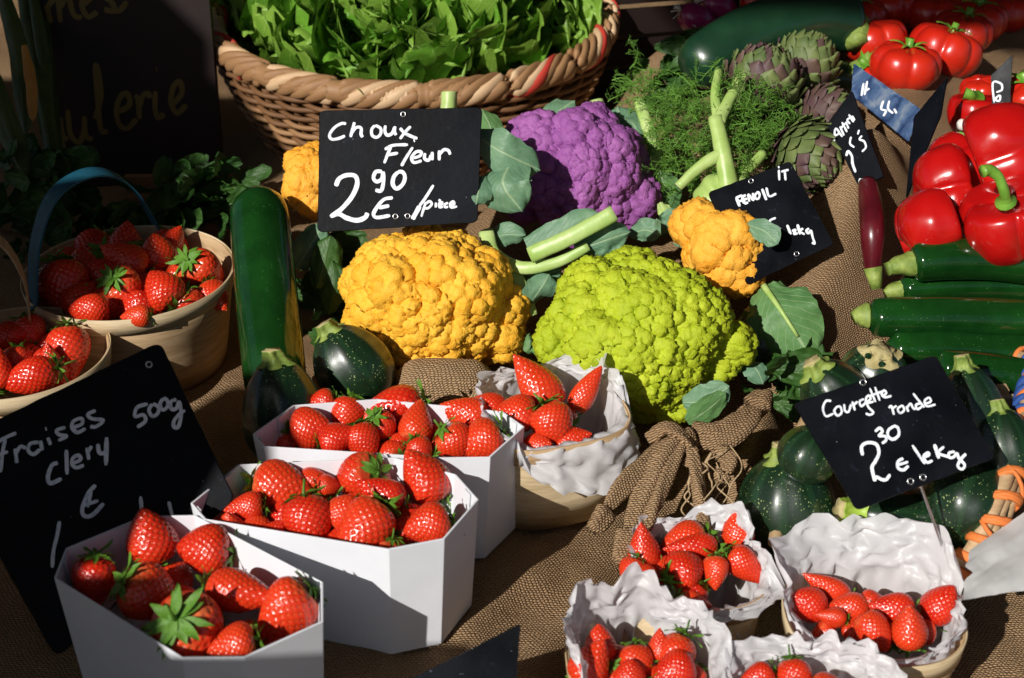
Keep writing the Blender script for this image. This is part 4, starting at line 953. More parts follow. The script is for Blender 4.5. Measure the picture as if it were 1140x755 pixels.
def braid(k, mats, rad_, name, gate=None, off=.0105, fl=1.7):
    mb = MB(); n = 720; cur = []
    def flush():
        if len(cur) > 3:
            m = [max(.25, min(1, min(i, len(cur) - 1 - i) / 4)) for i in range(len(cur))]
            V, F, U = tube([c[0] for c in cur], [rad_ * q for q in m], 8, True, fl, up=(0, 0, 1)); mb.add(V, F, R.randrange(len(mats)), U)
    for i in range(n + 1):
        th = 2 * math.pi * i / n; ph = TW * th + 2 * math.pi * k / NS_
        c = tl(bpt(th, 1, .004 + off * .9 * math.sin(ph), off * math.cos(ph)))
        if gate and not gate(th, ph):
            flush(); cur = []; continue
        cur.append((c,))
        if gate is None and len(cur) > 46: flush(); cur = [cur[-1]]
    flush()
    return mb.build(name, mats, bk)
for k in range(NS_ - 1): braid(k, [MAT['wicker_light'], MAT['wicker_tan'], MAT['wicker_tan']], .0048, 'rim_strand')
braid(NS_ - 1, [MAT['wicker_tan'], MAT['wicker_light']], .0048, 'rim_strand')
def gate_red(th, ph): a = math.degrees(th) % 360; return (a > 292 or a < 12 or 160 < a < 222 or 60 < a < 85)
for g0, g1 in ((292, 372), (160, 222), (60, 85)):
    braid(NS_ - .5, [MAT['ribbon_red']], .0046, 'red_lacing', lambda th, ph: g0 < math.degrees(th) % 360 < g1 or g0 < math.degrees(th) % 360 + 360 < g1, .0125)
# front-left: wide flat binding over the rim
mb = MB()
for a0, a1, m in ((226, 262, 0), (262.5, 272, 1), (272.5, 288, 0)):
    pts = [tl(bpt(rad(a), 1, .004, 0)) for a in np.linspace(a0, a1, 24)]
    V, F, U = tube(pts, [.0140 * (1 + .05 * math.sin(i * 2.1)) for i in range(24)], 12, True, 1.0); mb.add(V, F, m, U)
mb.build('rim_binding', [MAT['wicker_tan'], MAT['wicker_light']], bk)

def lettuce_leaf(L, Wd, seed, bend, ruf=1.0):
    nu, nv = 18, 21; V = []; U = []
    for i in range(nu):
        f = i / (nu - 1); prof = (.30 + .70 * math.sin(min(1, f / .6) * math.pi / 2)) * (1 if f < .6 else max(.0, 1 - ((f - .6) / .41) ** 2.6) ** .5)
        a = bend * f; x = L * (math.sin(a) / max(bend, .01)) if bend > .01 else L * f; z = L * (1 - math.cos(a)) / max(bend, .01)
        for j in range(nv):
            q = 2 * j / (nv - 1) - 1; e = q * q
            r = ruf * Wd * ((.20 * e + .12 * max(0, f - .5)) * noise.noise(Vector((f * 5 + seed * 3, q * 2.6, seed))) * 1.3 + .13 * noise.noise(Vector((f * 4.5, q * 3, seed * 5))) + .045 * noise.noise(Vector((f * 11, q * 7, seed * 2))))
            edge = 1 + .05 * noise.noise(Vector((f * 9 + seed, q * 2, 1)))
            y = q * Wd / 2 * prof * edge; cupz = .18 * Wd * e * prof
            V.append((x + r * .3, y + .2 * r, z + r + cupz)); U.append((f, j / (nv - 1)))
    return np.array(V), gridF(nu, nv), U
def lettuce_mesh(k):
    rr = random.Random(50 + k); mb = MB(); n = 34
    for i in range(n):
        f = i / (n - 1); az = i * 2.4 + rr.uniform(-.2, .2); el = rad(78 - 66 * f ** .8 + rr.uniform(-16, 16)); L = .050 + .050 * f + rr.uniform(-.006, .008); Wd = L * rr.uniform(1.3, 1.7)
        V, F, U = lettuce_leaf(L, Wd, i * 1.37 + k * 11, rr.uniform(.5, 1.3) * (1 if f < .5 else .8) * (1 if f < .6 else -1) if False else rr.uniform(.6, 1.5), .9)
        c, s = math.cos(el), math.sin(el); V = V @ np.array([[c, 0, s], [0, 1, 0], [-s, 0, c]])
        c, s = math.cos(az), math.sin(az); V = V @ np.array([[c, s, 0], [-s, c, 0], [0, 0, 1]])
        mb.add(V, F, 1 if rr.random() < .25 else 0, U)
    o = mb.build('leaves', [MAT['lettuce_leaf'], MAT['lettuce_leaf_dark']], None, local=True); m = o.data; bpy.data.objects.remove(o); return m
LM = [lettuce_mesh(k) for k in range(4)]
heads = [(306,46,.150,'left end of the basket'),(372,72,.135,'front left of the basket, against the rim'),(455,82,.13,'front of the basket, above the Choux Fleur slate'),(545,66,.14,'front right of the basket'),(612,42,.15,'right end of the basket'),
         (340,12,.17,'back left of the heap'),(420,28,.19,'left of the middle, high on the heap'),(500,26,.19,'middle of the heap'),(575,8,.18,'back right of the heap'),(628,10,.165,'far right back, touching the rim'),(455,-18,.185,'back middle, cut by the top edge'),(285,20,.155,'far left back, by the rim')]
for i, (x, y, z, d) in enumerate(heads):
    p = PZ(x, y, z - .02); o = root('lettuce', p, 'green loose-leaved lettuce at the ' + d, 'lettuce', 'lettuces in the wicker basket')
    lf = bpy.data.objects.new('leaves', LM[i % 4]); COL.objects.link(lf); lf.parent = o
    o.rotation_euler = (R.uniform(.15, .95), R.uniform(-.5, .5), R.uniform(-.3, .3)); lf.rotation_euler = (0, 0, R.uniform(0, 6.28)); s_ = R.uniform(.95, 1.12) * (.86 if i in (0, 3, 4, 9, 11) else 1); o.scale = (s_, s_, s_)
st_ = stalk(None, [(499,124,1.60),(500,112,1.60),(500,103,1.60)], 9, 'petiole', 'cabbage_stump'); tag(st_, 'pale green stub of a stalk standing just above the Choux Fleur slate', 'vegetable stalk')

# ------------------------------------------------------------------ courgettes
def revolve(axis_pts, prof, seg=40, ribs=0, ribamp=0, up=None):
    pts = smooth_path([tuple(p) for p in axis_pts], 14) if len(axis_pts) > 2 else smooth_path([tuple(p) for p in axis_pts], 40)
    N = len(pts); V = []; U = []
    for i, p in enumerate(pts):
        t_ = pts[min(i + 1, N - 1)] - pts[max(i - 1, 0)]; t_ /= np.linalg.norm(t_); a = np.array([0, 0, 1.]) if abs(t_[2]) < .9 else np.array([0, -1., 0]); a = a - t_ * a.dot(t_); a /= np.linalg.norm(a); b = np.cross(t_, a)
        f = i / (N - 1); r = prof(f)
        for j in range(seg):
            th = 2 * math.pi * j / seg; q = r * (1 + ribamp * math.cos(ribs * th))
            V.append(p + (a * math.cos(th) + b * math.sin(th)) * q); U.append((f, j / seg))
    F = gridF(N, seg, True) + [list(range(seg))[::-1], [(N - 1) * seg + j for j in range(seg)]]
    return V, F, U
def courgette(label, path, rpx, stem_at=0, skin='long_skin', stem='squash_stem', name='courgette', cat='courgette', group='long courgettes', bulge=.06, stempath=None, stemr=.36, blossom=None):
    """path from the stem end to the blossom end, [(px,py,t)]"""
    W_ = [P(*p) for p in path]; s = path[0][2] / FPX; r0 = rpx * s
    o = root(name, W_[len(W_) // 2], label, cat, group)
    def prof(f): return max(.0004, r0 * (1 + bulge * math.sin(math.pi * f)) * min(1, (max(f, .0) / .07 + .25) if f < .06 else 1) * (1 - max(0, (f - .86) / .14) ** 2.6) ** .5 if f < 1 else .0006)
    V, F, U = revolve(W_, prof, 40, 5, .022); mo('skin', V, F, MAT[skin], o, True, None, U)
    if stempath:
        pts = smooth_path([tuple(P(*p)) for p in stempath], 6); N = len(pts)
        V, F, U = tube([tuple(p) for p in pts], [r0 * stemr * (1.9 - 1.0 * i / (N - 1)) if i < N - 1 else r0 * stemr * 1.05 for i in range(N)], 10, True, 1, None, .25); mo('stem', V, F, MAT[stem], o)
    return o
def round_courgette(label, c, rx, ry, ang, tilt, stemlen=.02, skin='round_skin', stem='squash_stem', stemr=.26, group='round courgettes', egg=.12):
    """c=(px,py,t) body centre; ang/tilt give the stem direction"""
    C_ = P(*c); s = c[2] / FPX; a = img_axis(ang, tilt); rx *= s; ry *= s
    o = root('round_courgette', C_, label, 'round courgette', group)
    A = C_ - a * ry; B_ = C_ + a * ry; N = 44
    pts = [A + (B_ - A) * (.5 - .5 * math.cos(math.pi * i / (N - 1))) for i in range(N)]
    V = []; U = []; Bm = basis(a)
    for i, p in enumerate(pts):
        th0 = math.pi * i / (N - 1); r = rx * math.sin(th0) ** .92 * (1 - egg * math.cos(math.pi - th0) * 1.0)
        if i > N - 5: r = max(r, rx * stemr * .9)
        for j in range(64):
            th = 2 * math.pi * j / 64; q = max(r, .0004) * (1 + .018 * math.cos(9 * th) + .01 * math.sin(3 * th + c[0]))
            V.append(p + Bm @ Vector((math.cos(th) * q, math.sin(th) * q, 0))); U.append((i / N, j / 64))
    F = gridF(N, 64, True); mo('skin', [tuple(v) for v in V], F, MAT[skin], o, True, None, U)
    # five-ridged stem
    mb = MB(); SV = []; n2 = 12
    bend = Bm @ Vector((.3, .2, 0))
    for i in range(n2):
        f = i / (n2 - 1); p = B_ + a * (stemlen * .62 * f - .004) + bend * stemlen * f * f * .4
        for j in range(40):
            th = 2 * math.pi * j / 40; q = rx * stemr * (1.12 - .30 * f + (.55 * (1 - f) ** 5)) * (1 + .16 * math.cos(5 * th)) * (1 + .08 * noise.noise(Vector((f * 5, th * 3, c[1]))))
            SV.append(tuple(p + Bm @ Vector((math.cos(th) * q, math.sin(th) * q, 0))))
    F = gridF(n2, 40, True) + [[(n2 - 1) * 40 + j for j in range(40)]]
    mo('stem', SV, F, [MAT[stem], MAT['dry_tip']], o, True, [1 if len(f) > 4 else 0 for f in F])
    return o
courgette('tall dark green courgette standing upright beside the large round strawberry basket', [(308,440,1.28),(304,400,1.285),(294,300,1.32),(287,212,1.36)], 34, group='upright courgettes', bulge=.03)
round_courgette('speckled round courgette standing just behind the left end of the rear white punnet', (316,460,1.19), 46, 62, 96, 15, .022)
round_courgette('dark round courgette leaning right, between the upright courgette and the yellow cauliflower', (392,408,1.25), 43, 50, 122, 15, .018)
round_courgette('dark round courgette in shadow to the right of the green cauliflower', (848,385,1.34), 34, 42, 110, 20, .014)
RG = 'round courgettes in the orange-laced basket'
round_courgette('biggest speckled round courgette, at the left end of the orange-laced basket', (876,562,1.135), 55, 60, 96, 18, .024, group=RG)
round_courgette('round courgette lying on its side, thick bright green stem pointing left', (1000,580,1.115), 40, 60, 168, 18, .030, stem='squash_stem_bright', stemr=.36, group=RG)
round_courgette('smooth round courgette at the lower right corner of the Courgette ronde slate', (1078,556,1.10), 50, 56, 60, -35, .02, group=RG)
round_courgette('round courgette behind the top left corner of the Courgette ronde slate', (930,440,1.13), 38, 44, 130, 20, .018, group=RG, stemr=.32)
round_courgette('round courgette with a furry tan stem end facing up behind the slate top', (972,420,1.16), 40, 40, 85, 45, .010, stem='dry_tip', group=RG, stemr=.34)
round_courgette('round courgette with a pale stem pointing up right of the slate', (1082,455,1.12), 34, 50, 104, 10, .022, stem='squash_stem', group=RG)
round_courgette('small round courgette peeping out left of the slate, pale stem up', (900,505,1.10), 34, 32, 70, 20, .016, stem='squash_stem_bright', group=RG)
round_courgette('round courgette at the right end of the basket behind the laced rim', (1120,500,1.10), 34, 46, 100, 0, .018, group=RG)
LC = [('top long courgette of the pile, with its pale green stem, just below the red peppers', [(1012,292,1.27),(1060,288,1.27),(1120,290,1.27),(1210,306,1.27)], 22, [(1016,293,1.27),(1002,296,1.268),(988,300,1.266)]),
      ('second long courgette of the pile, thin, below the top one', [(998,322,1.29),(1060,318,1.29),(1140,318,1.29),(1210,326,1.29)], 17, [(1004,322,1.29),(994,324,1.29),(986,328,1.29)]),
      ('third long courgette, thickest of the pile, glossy', [(962,354,1.235),(1040,352,1.235),(1120,354,1.235),(1210,358,1.235)], 22, [(966,352,1.235),(956,352,1.235),(950,354,1.235)]),
      ('fourth long courgette, in the shade of the thickest one', [(985,388,1.23),(1060,388,1.23),(1130,392,1.23),(1210,396,1.23)], 19, None),
      ('lowest long courgette of the pile, right of the slate', [(1040,408,1.19),(1090,412,1.19),(1140,420,1.19),(1210,432,1.19)], 20, None)]
for lb, pth, r_, sp_ in LC: courgette(lb, pth, r_, stempath=sp_, stem='squash_stem', group='long courgettes piled at the right')
courgette('very big dark marrow lying behind the artichokes', [(955,30,1.62),(900,22,1.60),(830,42,1.58),(762,82,1.56)], 30, skin='big_skin', name='marrow', cat='marrow', group='marrows', stempath=[(945,32,1.615),(952,40,1.60),(954,48,1.59)], stemr=.4, bulge=.12)
courgette('second dark marrow mostly hidden under the first, near the tomatoes', [(960,95,1.60),(930,88,1.60),(880,92,1.60),(850,100,1.6)], 20, skin='big_skin', name='marrow', cat='marrow', group='marrows', stempath=[(950,84,1.59),(965,70,1.575),(972,62,1.57)], stemr=.35)

# ------------------------------------------------------------------ peppers and tomatoes
def pepper(label, c, rx, ry, ang, tilt, lobes=4, stempath=None, seed=0):
    C_ = P(*c); s = c[2] / FPX; rx *= s; ry *= s; a = img_axis(ang, tilt); Bm = basis(a); o = root('red_pepper', C_, label, 'pepper', 'red peppers')
    N, M_ = 60, 88; V = []
    for i in range(N):
        u_ = math.pi * i / (N - 1); z = -math.cos(u_)
        for j in range(M_):
            th = 2 * math.pi * j / M_; lb = abs(math.cos(lobes * th / 2 + seed)) ** .55
            r = max(0, math.sin(u_)) ** .62 * (1 + .10 * z) * (.78 + .24 * lb) * (1 + .04 * noise.noise(Vector((math.cos(th) * 2, math.sin(th) * 2, z * 2 + seed))))
            zz = z * 1.0
            if z > .55: zz = z - .42 * ((z - .55) / .45) ** 2 * (1.0 - .3 * lb)
            if z < -.6: zz = z + .22 * ((-z - .6) / .4) ** 2 * (1.3 - lb)
            V.append(tuple(C_ + Bm @ Vector((r * rx * math.cos(th), r * rx * math.sin(th), zz * ry))))
    mo('flesh', V, gridF(N, M_, True), MAT['pepper'], o)
    if stempath:
        pts = smooth_path([tuple(P(*p)) for p in stempath], 8); n = len(pts)
        V, F, U = tube([tuple(p) for p in pts], [s * 6.2 * (1.9 if i < 2 else 1.15 if i < 4 else .9 + .25 * (i / n) ** 3) for i in range(n)], 12, True, 1, None, .15); mo('stem', V, F, MAT['green_stem'], o)
    return o
pepper('upper large red pepper, rounded and glossy, at the right edge', (1120,170,1.31), 58, 48, 200, -20, 3, None, 1)
pepper('red pepper whose curved green stem points up, at the right edge', (1128,246,1.26), 58, 46, 112, 30, 4, [(1120,226,1.222),(1118,214,1.212),(1112,198,1.207),(1102,190,1.204),(1094,191,1.202)], 2)
pepper('dark red pepper at the lower left of the pepper pile, above the courgettes', (1036,256,1.29), 50, 38, 20, 10, 3, None, 3)
pepper('red pepper behind the lowest left one, only its ridged back showing', (1052,214,1.34), 52, 36, 10, 10, 3, None, 4)
pepper('red pepper deep in the pile behind the two left ones', (1066,190,1.38), 42, 30, 30, 0, 3, None, 5)
pepper('red pepper at the back of the pile beside the small slate', (1085,128,1.45), 30, 28, 90, 20, 3, [(1085,112,1.44),(1080,106,1.43),(1074,104,1.43)], 6)
def tomato(label, c, rx, seed, ang=90, tilt=35, calyx=True, lob=6, flat=.72):
    C_ = P(*c); s = c[2] / FPX; rx *= s; a = img_axis(ang, tilt); Bm = basis(a); o = root('tomato', C_, label, 'tomato', 'ribbed tomatoes')
    N, M_ = 48, 96; V = []
    for i in range(N):
        u_ = math.pi * i / (N - 1); z = -math.cos(u_)
        for j in range(M_):
            th = 2 * math.pi * j / M_; lb = abs(math.cos(lob * th / 2 + seed + .25 * math.sin(th * 2 + seed))) ** .6
            r = max(0, math.sin(u_)) ** .8 * (1 - .20 * (1 - lb) * (.4 + .6 * max(0, z + .3)))
            zz = z if z < .4 else z - .30 * ((z - .4) / .6) ** 2 * (1.3 - .5 * lb)
            V.append(tuple(C_ + Bm @ Vector((r * rx * math.cos(th), r * rx * math.sin(th), zz * rx * flat))))
    mo('flesh', V, gridF(N, M_, True), MAT['tomato'], o)
    if calyx:
        mb = MB(); tp = C_ + a * rx * flat * .62
        V, F, U = tube([tuple(tp - a * .006), tuple(tp + a * .012)], [.0045, .0038], 10); mb.add(V, F)
        for k in range(5):
            th = k * 1.257 + seed; d = Bm @ Vector((math.cos(th), math.sin(th), 0)); e = Bm @ Vector((-math.sin(th), math.cos(th), 0))
            VV = []
            for i in range(6):
                f = i / 5
                for q in (-1, 0, 1): VV.append(tuple(tp + d * (.022 * f) + e * q * .0035 * (1 - f) ** .6 * (1 if i < 5 else .1) + a * (.004 * math.sin(f * 3) + (0.001 if q == 0 else 0) + .005 * f)))
            mb.add(VV, gridF(6, 3))
        mb.build('calyx', [MAT['green_stem']], o)
    return o
tomato('front ribbed tomato, brightest, resting on the burlap with a green calyx', (1008,72,1.55), 40, .3, 85, 30)
tomato('ribbed tomato directly right of the brightest one', (1052,55,1.60), 42, 1.1, 70, 20)
tomato('orange-red tomato left of the brightest one, by the marrow', (974,44,1.62), 36, 2.0, 100, 20, False)
tomato('mid-sized tomato behind and right of the brightest one', (1072,34,1.68), 34, .9, 80, 30)
tomato('tomato behind the orange-red one, next to the marrow tip', (955,18,1.72), 32, 1.5, 90, 30)
tomato('shaded tomato high at the right of the heap, near the burlap ridge', (1118,12,1.80), 32, 2.9, 90, 30)
tomato('small tomato showing under the left side of the brightest one', (972,78,1.57), 22, 2.7, 150, 30)
tomato('shaded tomato at the upper right of the tomato heap', (1088,22,1.72), 34, 3.1, 90, 30)
tomato('shaded tomato behind the brightest one', (1040,14,1.75), 36, .7, 90, 30)
tomato('shaded tomato at the top edge, left part of the heap', (985,6,1.76), 36, 1.7, 90, 30)
tomato('tomato cut by the top edge, far back', (1130,-6,1.85), 36, 1.2, 90, 30, False)
tomato('tomato cut by the top edge, above the marrow', (930,-4,1.80), 34, .2, 90, 30, False)
tomato('red tomato peeping from behind the marrow beside the purple onions', (845,2,1.74), 22, 1.4, 90, 20, False)
tomato('orange-red tomato cut by the right edge above the peppers', (1146,104,1.42), 32, 2.2, 120, 30)
tomato('tomato behind the small slate at the right', (1092,100,1.52), 24, 1.9, 100, 30, False)

# ------------------------------------------------------------------ artichokes, fennel, onions
def artichoke(label, c, rx, ang, tilt, seed, purple=.5, stem=True):
    rr = random.Random(seed); C_ = P(*c); s = c[2] / FPX; rx *= s; a = img_axis(ang, tilt); Bm = basis(a); o = root('artichoke', C_, label, 'artichoke', 'purple artichokes')
    mb = MB(); V, F = ico(3); W_ = V * np.array([rx * .82, rx * .82, rx * .98]); mb.add(W_ @ np.array(Bm.transposed()) + np.array(C_), F, 0)
    n = 120
    for i in range(n):
        f = i / (n - 1); lat = -1.15 + 2.45 * f; th = i * 2.39996; cl, sl = math.cos(lat), math.sin(lat)
        base = np.array([cl * math.cos(th), cl * math.sin(th), sl]); d = np.array([-sl * math.cos(th), -sl * math.sin(th), cl]); e = np.array([-math.sin(th), math.cos(th), 0])
        L = rx * .55 * rr.uniform(.85, 1.1); Wd = rx * .25 * rr.uniform(.9, 1.15) * (.5 + .6 * cl); VV = []
        for k in range(7):
            g = k / 6
            for q in (-1, -.5, 0, .5, 1):
                wd = Wd * 1.25 * max(.03, 1 - g ** 2.4) ** .85
                pr = base * rx * (.86 + .06 * math.sin(g * 2.6) + .05 * g * (1 if f < .8 else .3)) * np.array([1, 1, 1.1]) + d * L * (g - .25) + e * q * wd
                rad_ = np.linalg.norm(pr); pr = pr / rad_ * min(rad_, rx * 1.02) + base * rx * .15 * g ** 3 + base * rx * (.07 * (1 - q * q))
                VV.append(pr)
        VV = np.array(VV) @ np.array(Bm.transposed()) + np.array(C_); mb.add(VV, gridF(7, 5), 1 if rr.random() < purple else 0)
    mb.build('bracts', [MAT['artichoke'], MAT['artichoke_purple']], o)
    if stem:
        V, F, U = tube([tuple(C_ - a * rx * .8), tuple(C_ - a * rx * 1.5)], [rx * .22, rx * .20], 12, True, 1, None, .1); mo('stem', V, F, MAT['green_stem'], o)
    return o
artichoke('green and purple artichoke in front, right of the fennel stalks', (846,100,1.50), 44, 75, 35, 1, .3)
artichoke('artichoke with broad smooth bracts below the marrow', (893,78,1.55), 37, 60, 20, 2, .3)
artichoke('tightly scaled artichoke above the Fenouil slate, at the edge of the burlap', (900,172,1.44), 38, -60, 40, 3, .4, False)
artichoke('shaded purple artichoke between the other three', (915,130,1.50), 32, 20, 20, 4, .6, False)
def fennel(label, c, rx, stalks, seed, nfr=2000, center=None, spread=.07):
    C_ = P(*c); s = c[2] / FPX; rr = random.Random(seed); o = root('fennel', C_, label, 'fennel', 'fennel bulbs')
    V, F = ico(5); W_ = V * np.array([rx * s, rx * s * .8, rx * s * .95]); ang = np.arctan2(W_[:, 0], W_[:, 2]); W_ = W_ * (1 + .04 * np.cos(ang * 9))[:, None]
    mo('bulb', W_ + np.array(C_), F, MAT['fennel'], o)
    for path, r in stalks:
        pts = smooth_path([tuple(P(*p)) for p in path], 8); n = len(pts)
        V, F, U = tube([tuple(p) for p in pts], [r * s * (1.25 - .4 * i / n) for i in range(n)], 14, True, .8, tuple(-CF), .1); mo('stalk', V, F, [MAT['fennel'], MAT['cut_end']], o, True, [1 if len(f) > 4 else 0 for f in F])
    mb = MB()
    def fil(p, d, L, r, m=3):
        pts = [tuple(p)]; cur = p.copy()
        for q in range(m): d = (d + Vector((rr.gauss(0, .22), rr.gauss(0, .22), rr.gauss(-.03, .22)))).normalized(); cur = cur + d * L / m; pts.append(tuple(cur))
        V, F, U = tube(pts, [r * (1 - .7 * q / m) for q in range(m + 1)], 3, False); mb.add(V, F); return pts, d
    for (px, py, t_, k, sp_) in center:
        q = P(px, py, t_)
        for i in range(int(k / 9)):
            d = Vector((rr.gauss(0, 1), rr.gauss(-.2, .6), rr.gauss(.35, .8))).normalized(); a0 = q + Vector((rr.gauss(0, sp_ * .6), rr.gauss(0, sp_ * .35), rr.gauss(0, sp_ * .5)))
            L = rr.uniform(.018, .034); spine, d2 = fil(a0, d, L, .0008, 5)
            for b in range(11):
                f = (b + 1) / 12; ip = f * 5; ii = min(4, int(ip)); pb = Vector(spine[ii]).lerp(Vector(spine[ii + 1]), ip - ii)
                sd_ = d.cross(Vector((rr.gauss(0, 1), rr.gauss(0, 1), rr.gauss(0, 1)))).normalized() * (1 if b % 2 else -1)
                br, d3 = fil(pb, (d * .7 + sd_).normalized(), L * .42 * (1.1 - f * .6), .00042, 3)
                for c_ in range(3):
                    fil(Vector(br[1 + min(c_, 2)]), (d3 + Vector((rr.gauss(0, .8), rr.gauss(0, .8), rr.gauss(0, .8)))).normalized(), L * .17, .00034, 2)
    fr = mb.build('fronds', [MAT['frond']], o); fr['kind'] = 'stuff'
    return o
fennel('fennel with thick pale stalks and feathery green fronds behind its slate', (806,222,1.42), 34,
    [([(812,215,1.40),(806,175,1.40),(796,130,1.41)], 9), ([(806,170,1.40),(780,185,1.40),(755,208,1.40)], 6), ([(800,140,1.41),(796,105,1.43),(800,78,1.45)], 5), ([(800,135,1.41),(815,105,1.43),(828,82,1.44)], 6), ([(806,200,1.41),(830,190,1.42),(850,170,1.43)], 6)], 3,
    center=[(760,150,1.46,420,.035),(775,120,1.48,380,.035),(840,130,1.45,420,.030),(735,120,1.5,260,.03),(770,190,1.44,300,.03),(855,165,1.45,320,.028),(825,205,1.42,160,.02),(710,95,1.54,220,.03),(815,150,1.43,260,.03)])
for i, (x, y, t_, r_, d) in enumerate([(775,22,1.72,17,'leftmost of the three purple spring onions at the top edge'),(800,8,1.74,16,'middle purple spring onion, cut by the top edge'),(790,34,1.72,13,'lowest purple spring onion, behind the marrow')]):
    C_ = P(x, y, t_); o = root('spring_onion', C_, d, 'onion', 'purple spring onions'); a = img_axis(160, 25); s = t_ / FPX; Bm = basis(a)
    pts = [C_ + a * r_ * s * q for q in np.linspace(-3, 1.3, 20)]
    V, F, U = tube([tuple(p) for p in pts], [r_ * s * (.35 if q < -1.4 else .35 + .65 * math.cos(max(-1.57, min(1.57, q * .95))) if q < 1.2 else .12) for q in np.linspace(-3, 1.3, 20)], 20); mo('bulb', V, F, MAT['onion'], o)
    mb = MB()
    for k in range(14):
        d = (a + Bm @ Vector((R.gauss(0, .5), R.gauss(0, .5), 0))).normalized(); e = C_ + a * r_ * s * 1.15; V, F, U = tube([tuple(e), tuple(e + d * .008), tuple(e + d * .014 + Vector((0, 0, -.003)))], .0006, 4); mb.add(V, F)
    V, F, U = tube([tuple(C_ + a * r_ * s * .95), tuple(C_ + a * r_ * s * 1.25)], [r_ * s * .5, r_ * s * .25], 14); mb.add(V, F); mb.build('roots', [MAT['onion_white']], o)
# long dark red vegetable standing under the artichoke slate
V, F, U = revolve([P(972,300,1.33),P(971,250,1.33),P(966,205,1.38)], lambda f: .0115 * math.sin(math.pi * min(1, .10 + f * .72)) ** .35, 28)
c0 = P(970,250,1.33); o = root('red_chicory', c0, 'long dark red vegetable hanging below the Artichauts slate, beside the peppers', 'vegetable'); mo('red_leafy_head', V, F, MAT['aubergine_red'], o)
V, F, U = tube([tuple(P(972,298,1.33)), tuple(P(976,322,1.33))], [.009, .005], 12); mo('green_end', V, F, MAT['squash_stem'], o)
# green spring onion tips between peppers and burlap
o = root('leek_tips', P(1075,145,1.42), 'two small green stalks with a pale bulb, between the burlap and the peppers', 'spring onion')
V, F, U = tube([tuple(P(1070,165,1.41)), tuple(P(1072,150,1.41)), tuple(P(1085,142,1.41))], [.004, .005, .004], 10); mo('stalk', V, F, MAT['green_stem'], o)
V, F, U = revolve([P(1066,140,1.40), P(1076,138,1.40)], lambda f: .006 * math.sin(math.pi * min(.98, .1 + f * .85)) ** .6, 16); mo('bulb', V, F, MAT['onion_white'], o)

# ------------------------------------------------------------------ burlap knot with pleats and roots
kr = root('burlap_knot', P(755,490,1.16), 'knotted gathering of the burlap with hanging twisted pleats, under the green cauliflower', 'burlap knot')
def wrinkled(path, r, name='pleat', seg=22, amp=.3, seed=0, mat='burlap', tw=1.5, taper=1.0):
    pts = smooth_path([tuple(P(*p)) for p in path], 14); n = len(pts); V = []; s = path[0][2] / FPX
    for i, p in enumerate(pts):
        t_ = pts[min(i + 1, n - 1)] - pts[max(i - 1, 0)]; t_ /= np.linalg.norm(t_); a = np.array([0, 0, 1.]) - t_ * t_[2]
        if np.linalg.norm(a) < .2: a = np.array([0, -1., 0]) + t_ * t_[1]
        a /= np.linalg.norm(a); b = np.cross(t_, a); f = i / (n - 1); rr_ = r * s * (1 + (taper - 1) * f) * (math.sin(math.pi * min(1, .15 + f)) ** .3 if f < .85 else max(.1, math.sin(math.pi * (.15 + .85 * min(1, f * .97))) ** .3 + .2))
        for j in range(seg):
            th = 2 * math.pi * j / seg; q = rr_ * (1 + amp * .6 * math.sin(3 * th + tw * f * 6 + seed) + amp * .4 * noise.noise(Vector((math.cos(th) * 2, math.sin(th) * 2, f * 5 + seed))) + .08 * noise.noise(Vector((math.cos(th) * 6, math.sin(th) * 6, f * 25 + seed))))
            V.append(p + (a * math.cos(th) + b * math.sin(th)) * q)
    return mo(name, V, gridF(n, seg, True) + [list(range(seg))[::-1], [(n - 1) * seg + j for j in range(seg)]], MAT[mat], kr)
wrinkled([(722,488,1.16),(745,478,1.15),(768,500,1.145),(766,520,1.14)], 8, 'knot_loop', seed=1, amp=.35)
wrinkled([(770,485,1.16),(740,505,1.145),(712,560,1.115),(690,625,1.08)], 13, seed=2, tw=.6)
wrinkled([(762,490,1.15),(738,540,1.12),(722,580,1.10),(716,606,1.09)], 8, seed=3, tw=2)
wrinkled([(770,500,1.14),(778,550,1.12),(784,590,1.10),(786,612,1.09)], 8, seed=4, tw=2, taper=.7)
wrinkled([(755,486,1.17),(720,520,1.14),(690,545,1.12),(660,590,1.10)], 12, seed=5, tw=.5)
wrinkled([(770,480,1.17),(800,486,1.165),(830,470,1.17),(852,440,1.19)], 16, seed=6, tw=1)
wrinkled([(800,500,1.15),(812,515,1.14),(800,535,1.13)], 10, seed=7, tw=1)
mb = MB(); rr = random.Random(9)
for k in range(10):
    x0, y0 = rr.uniform(772, 815), rr.uniform(495, 520); pts = []; x, y, t_ = x0, y0, 1.135
    for m in range(7):
        pts.append(tuple(P(x, y, t_))); x += rr.uniform(-12, 12); y += rr.uniform(6, 18); t_ -= rr.uniform(-.002, .008)
    V, F, U = tube(smooth_path(pts, 5), rr.choice([.0006, .0008, .0014]), 5, True, 1, None, .3); mb.add(V, F)
mb.build('loose_threads', [MAT['root_fibre']], kr)

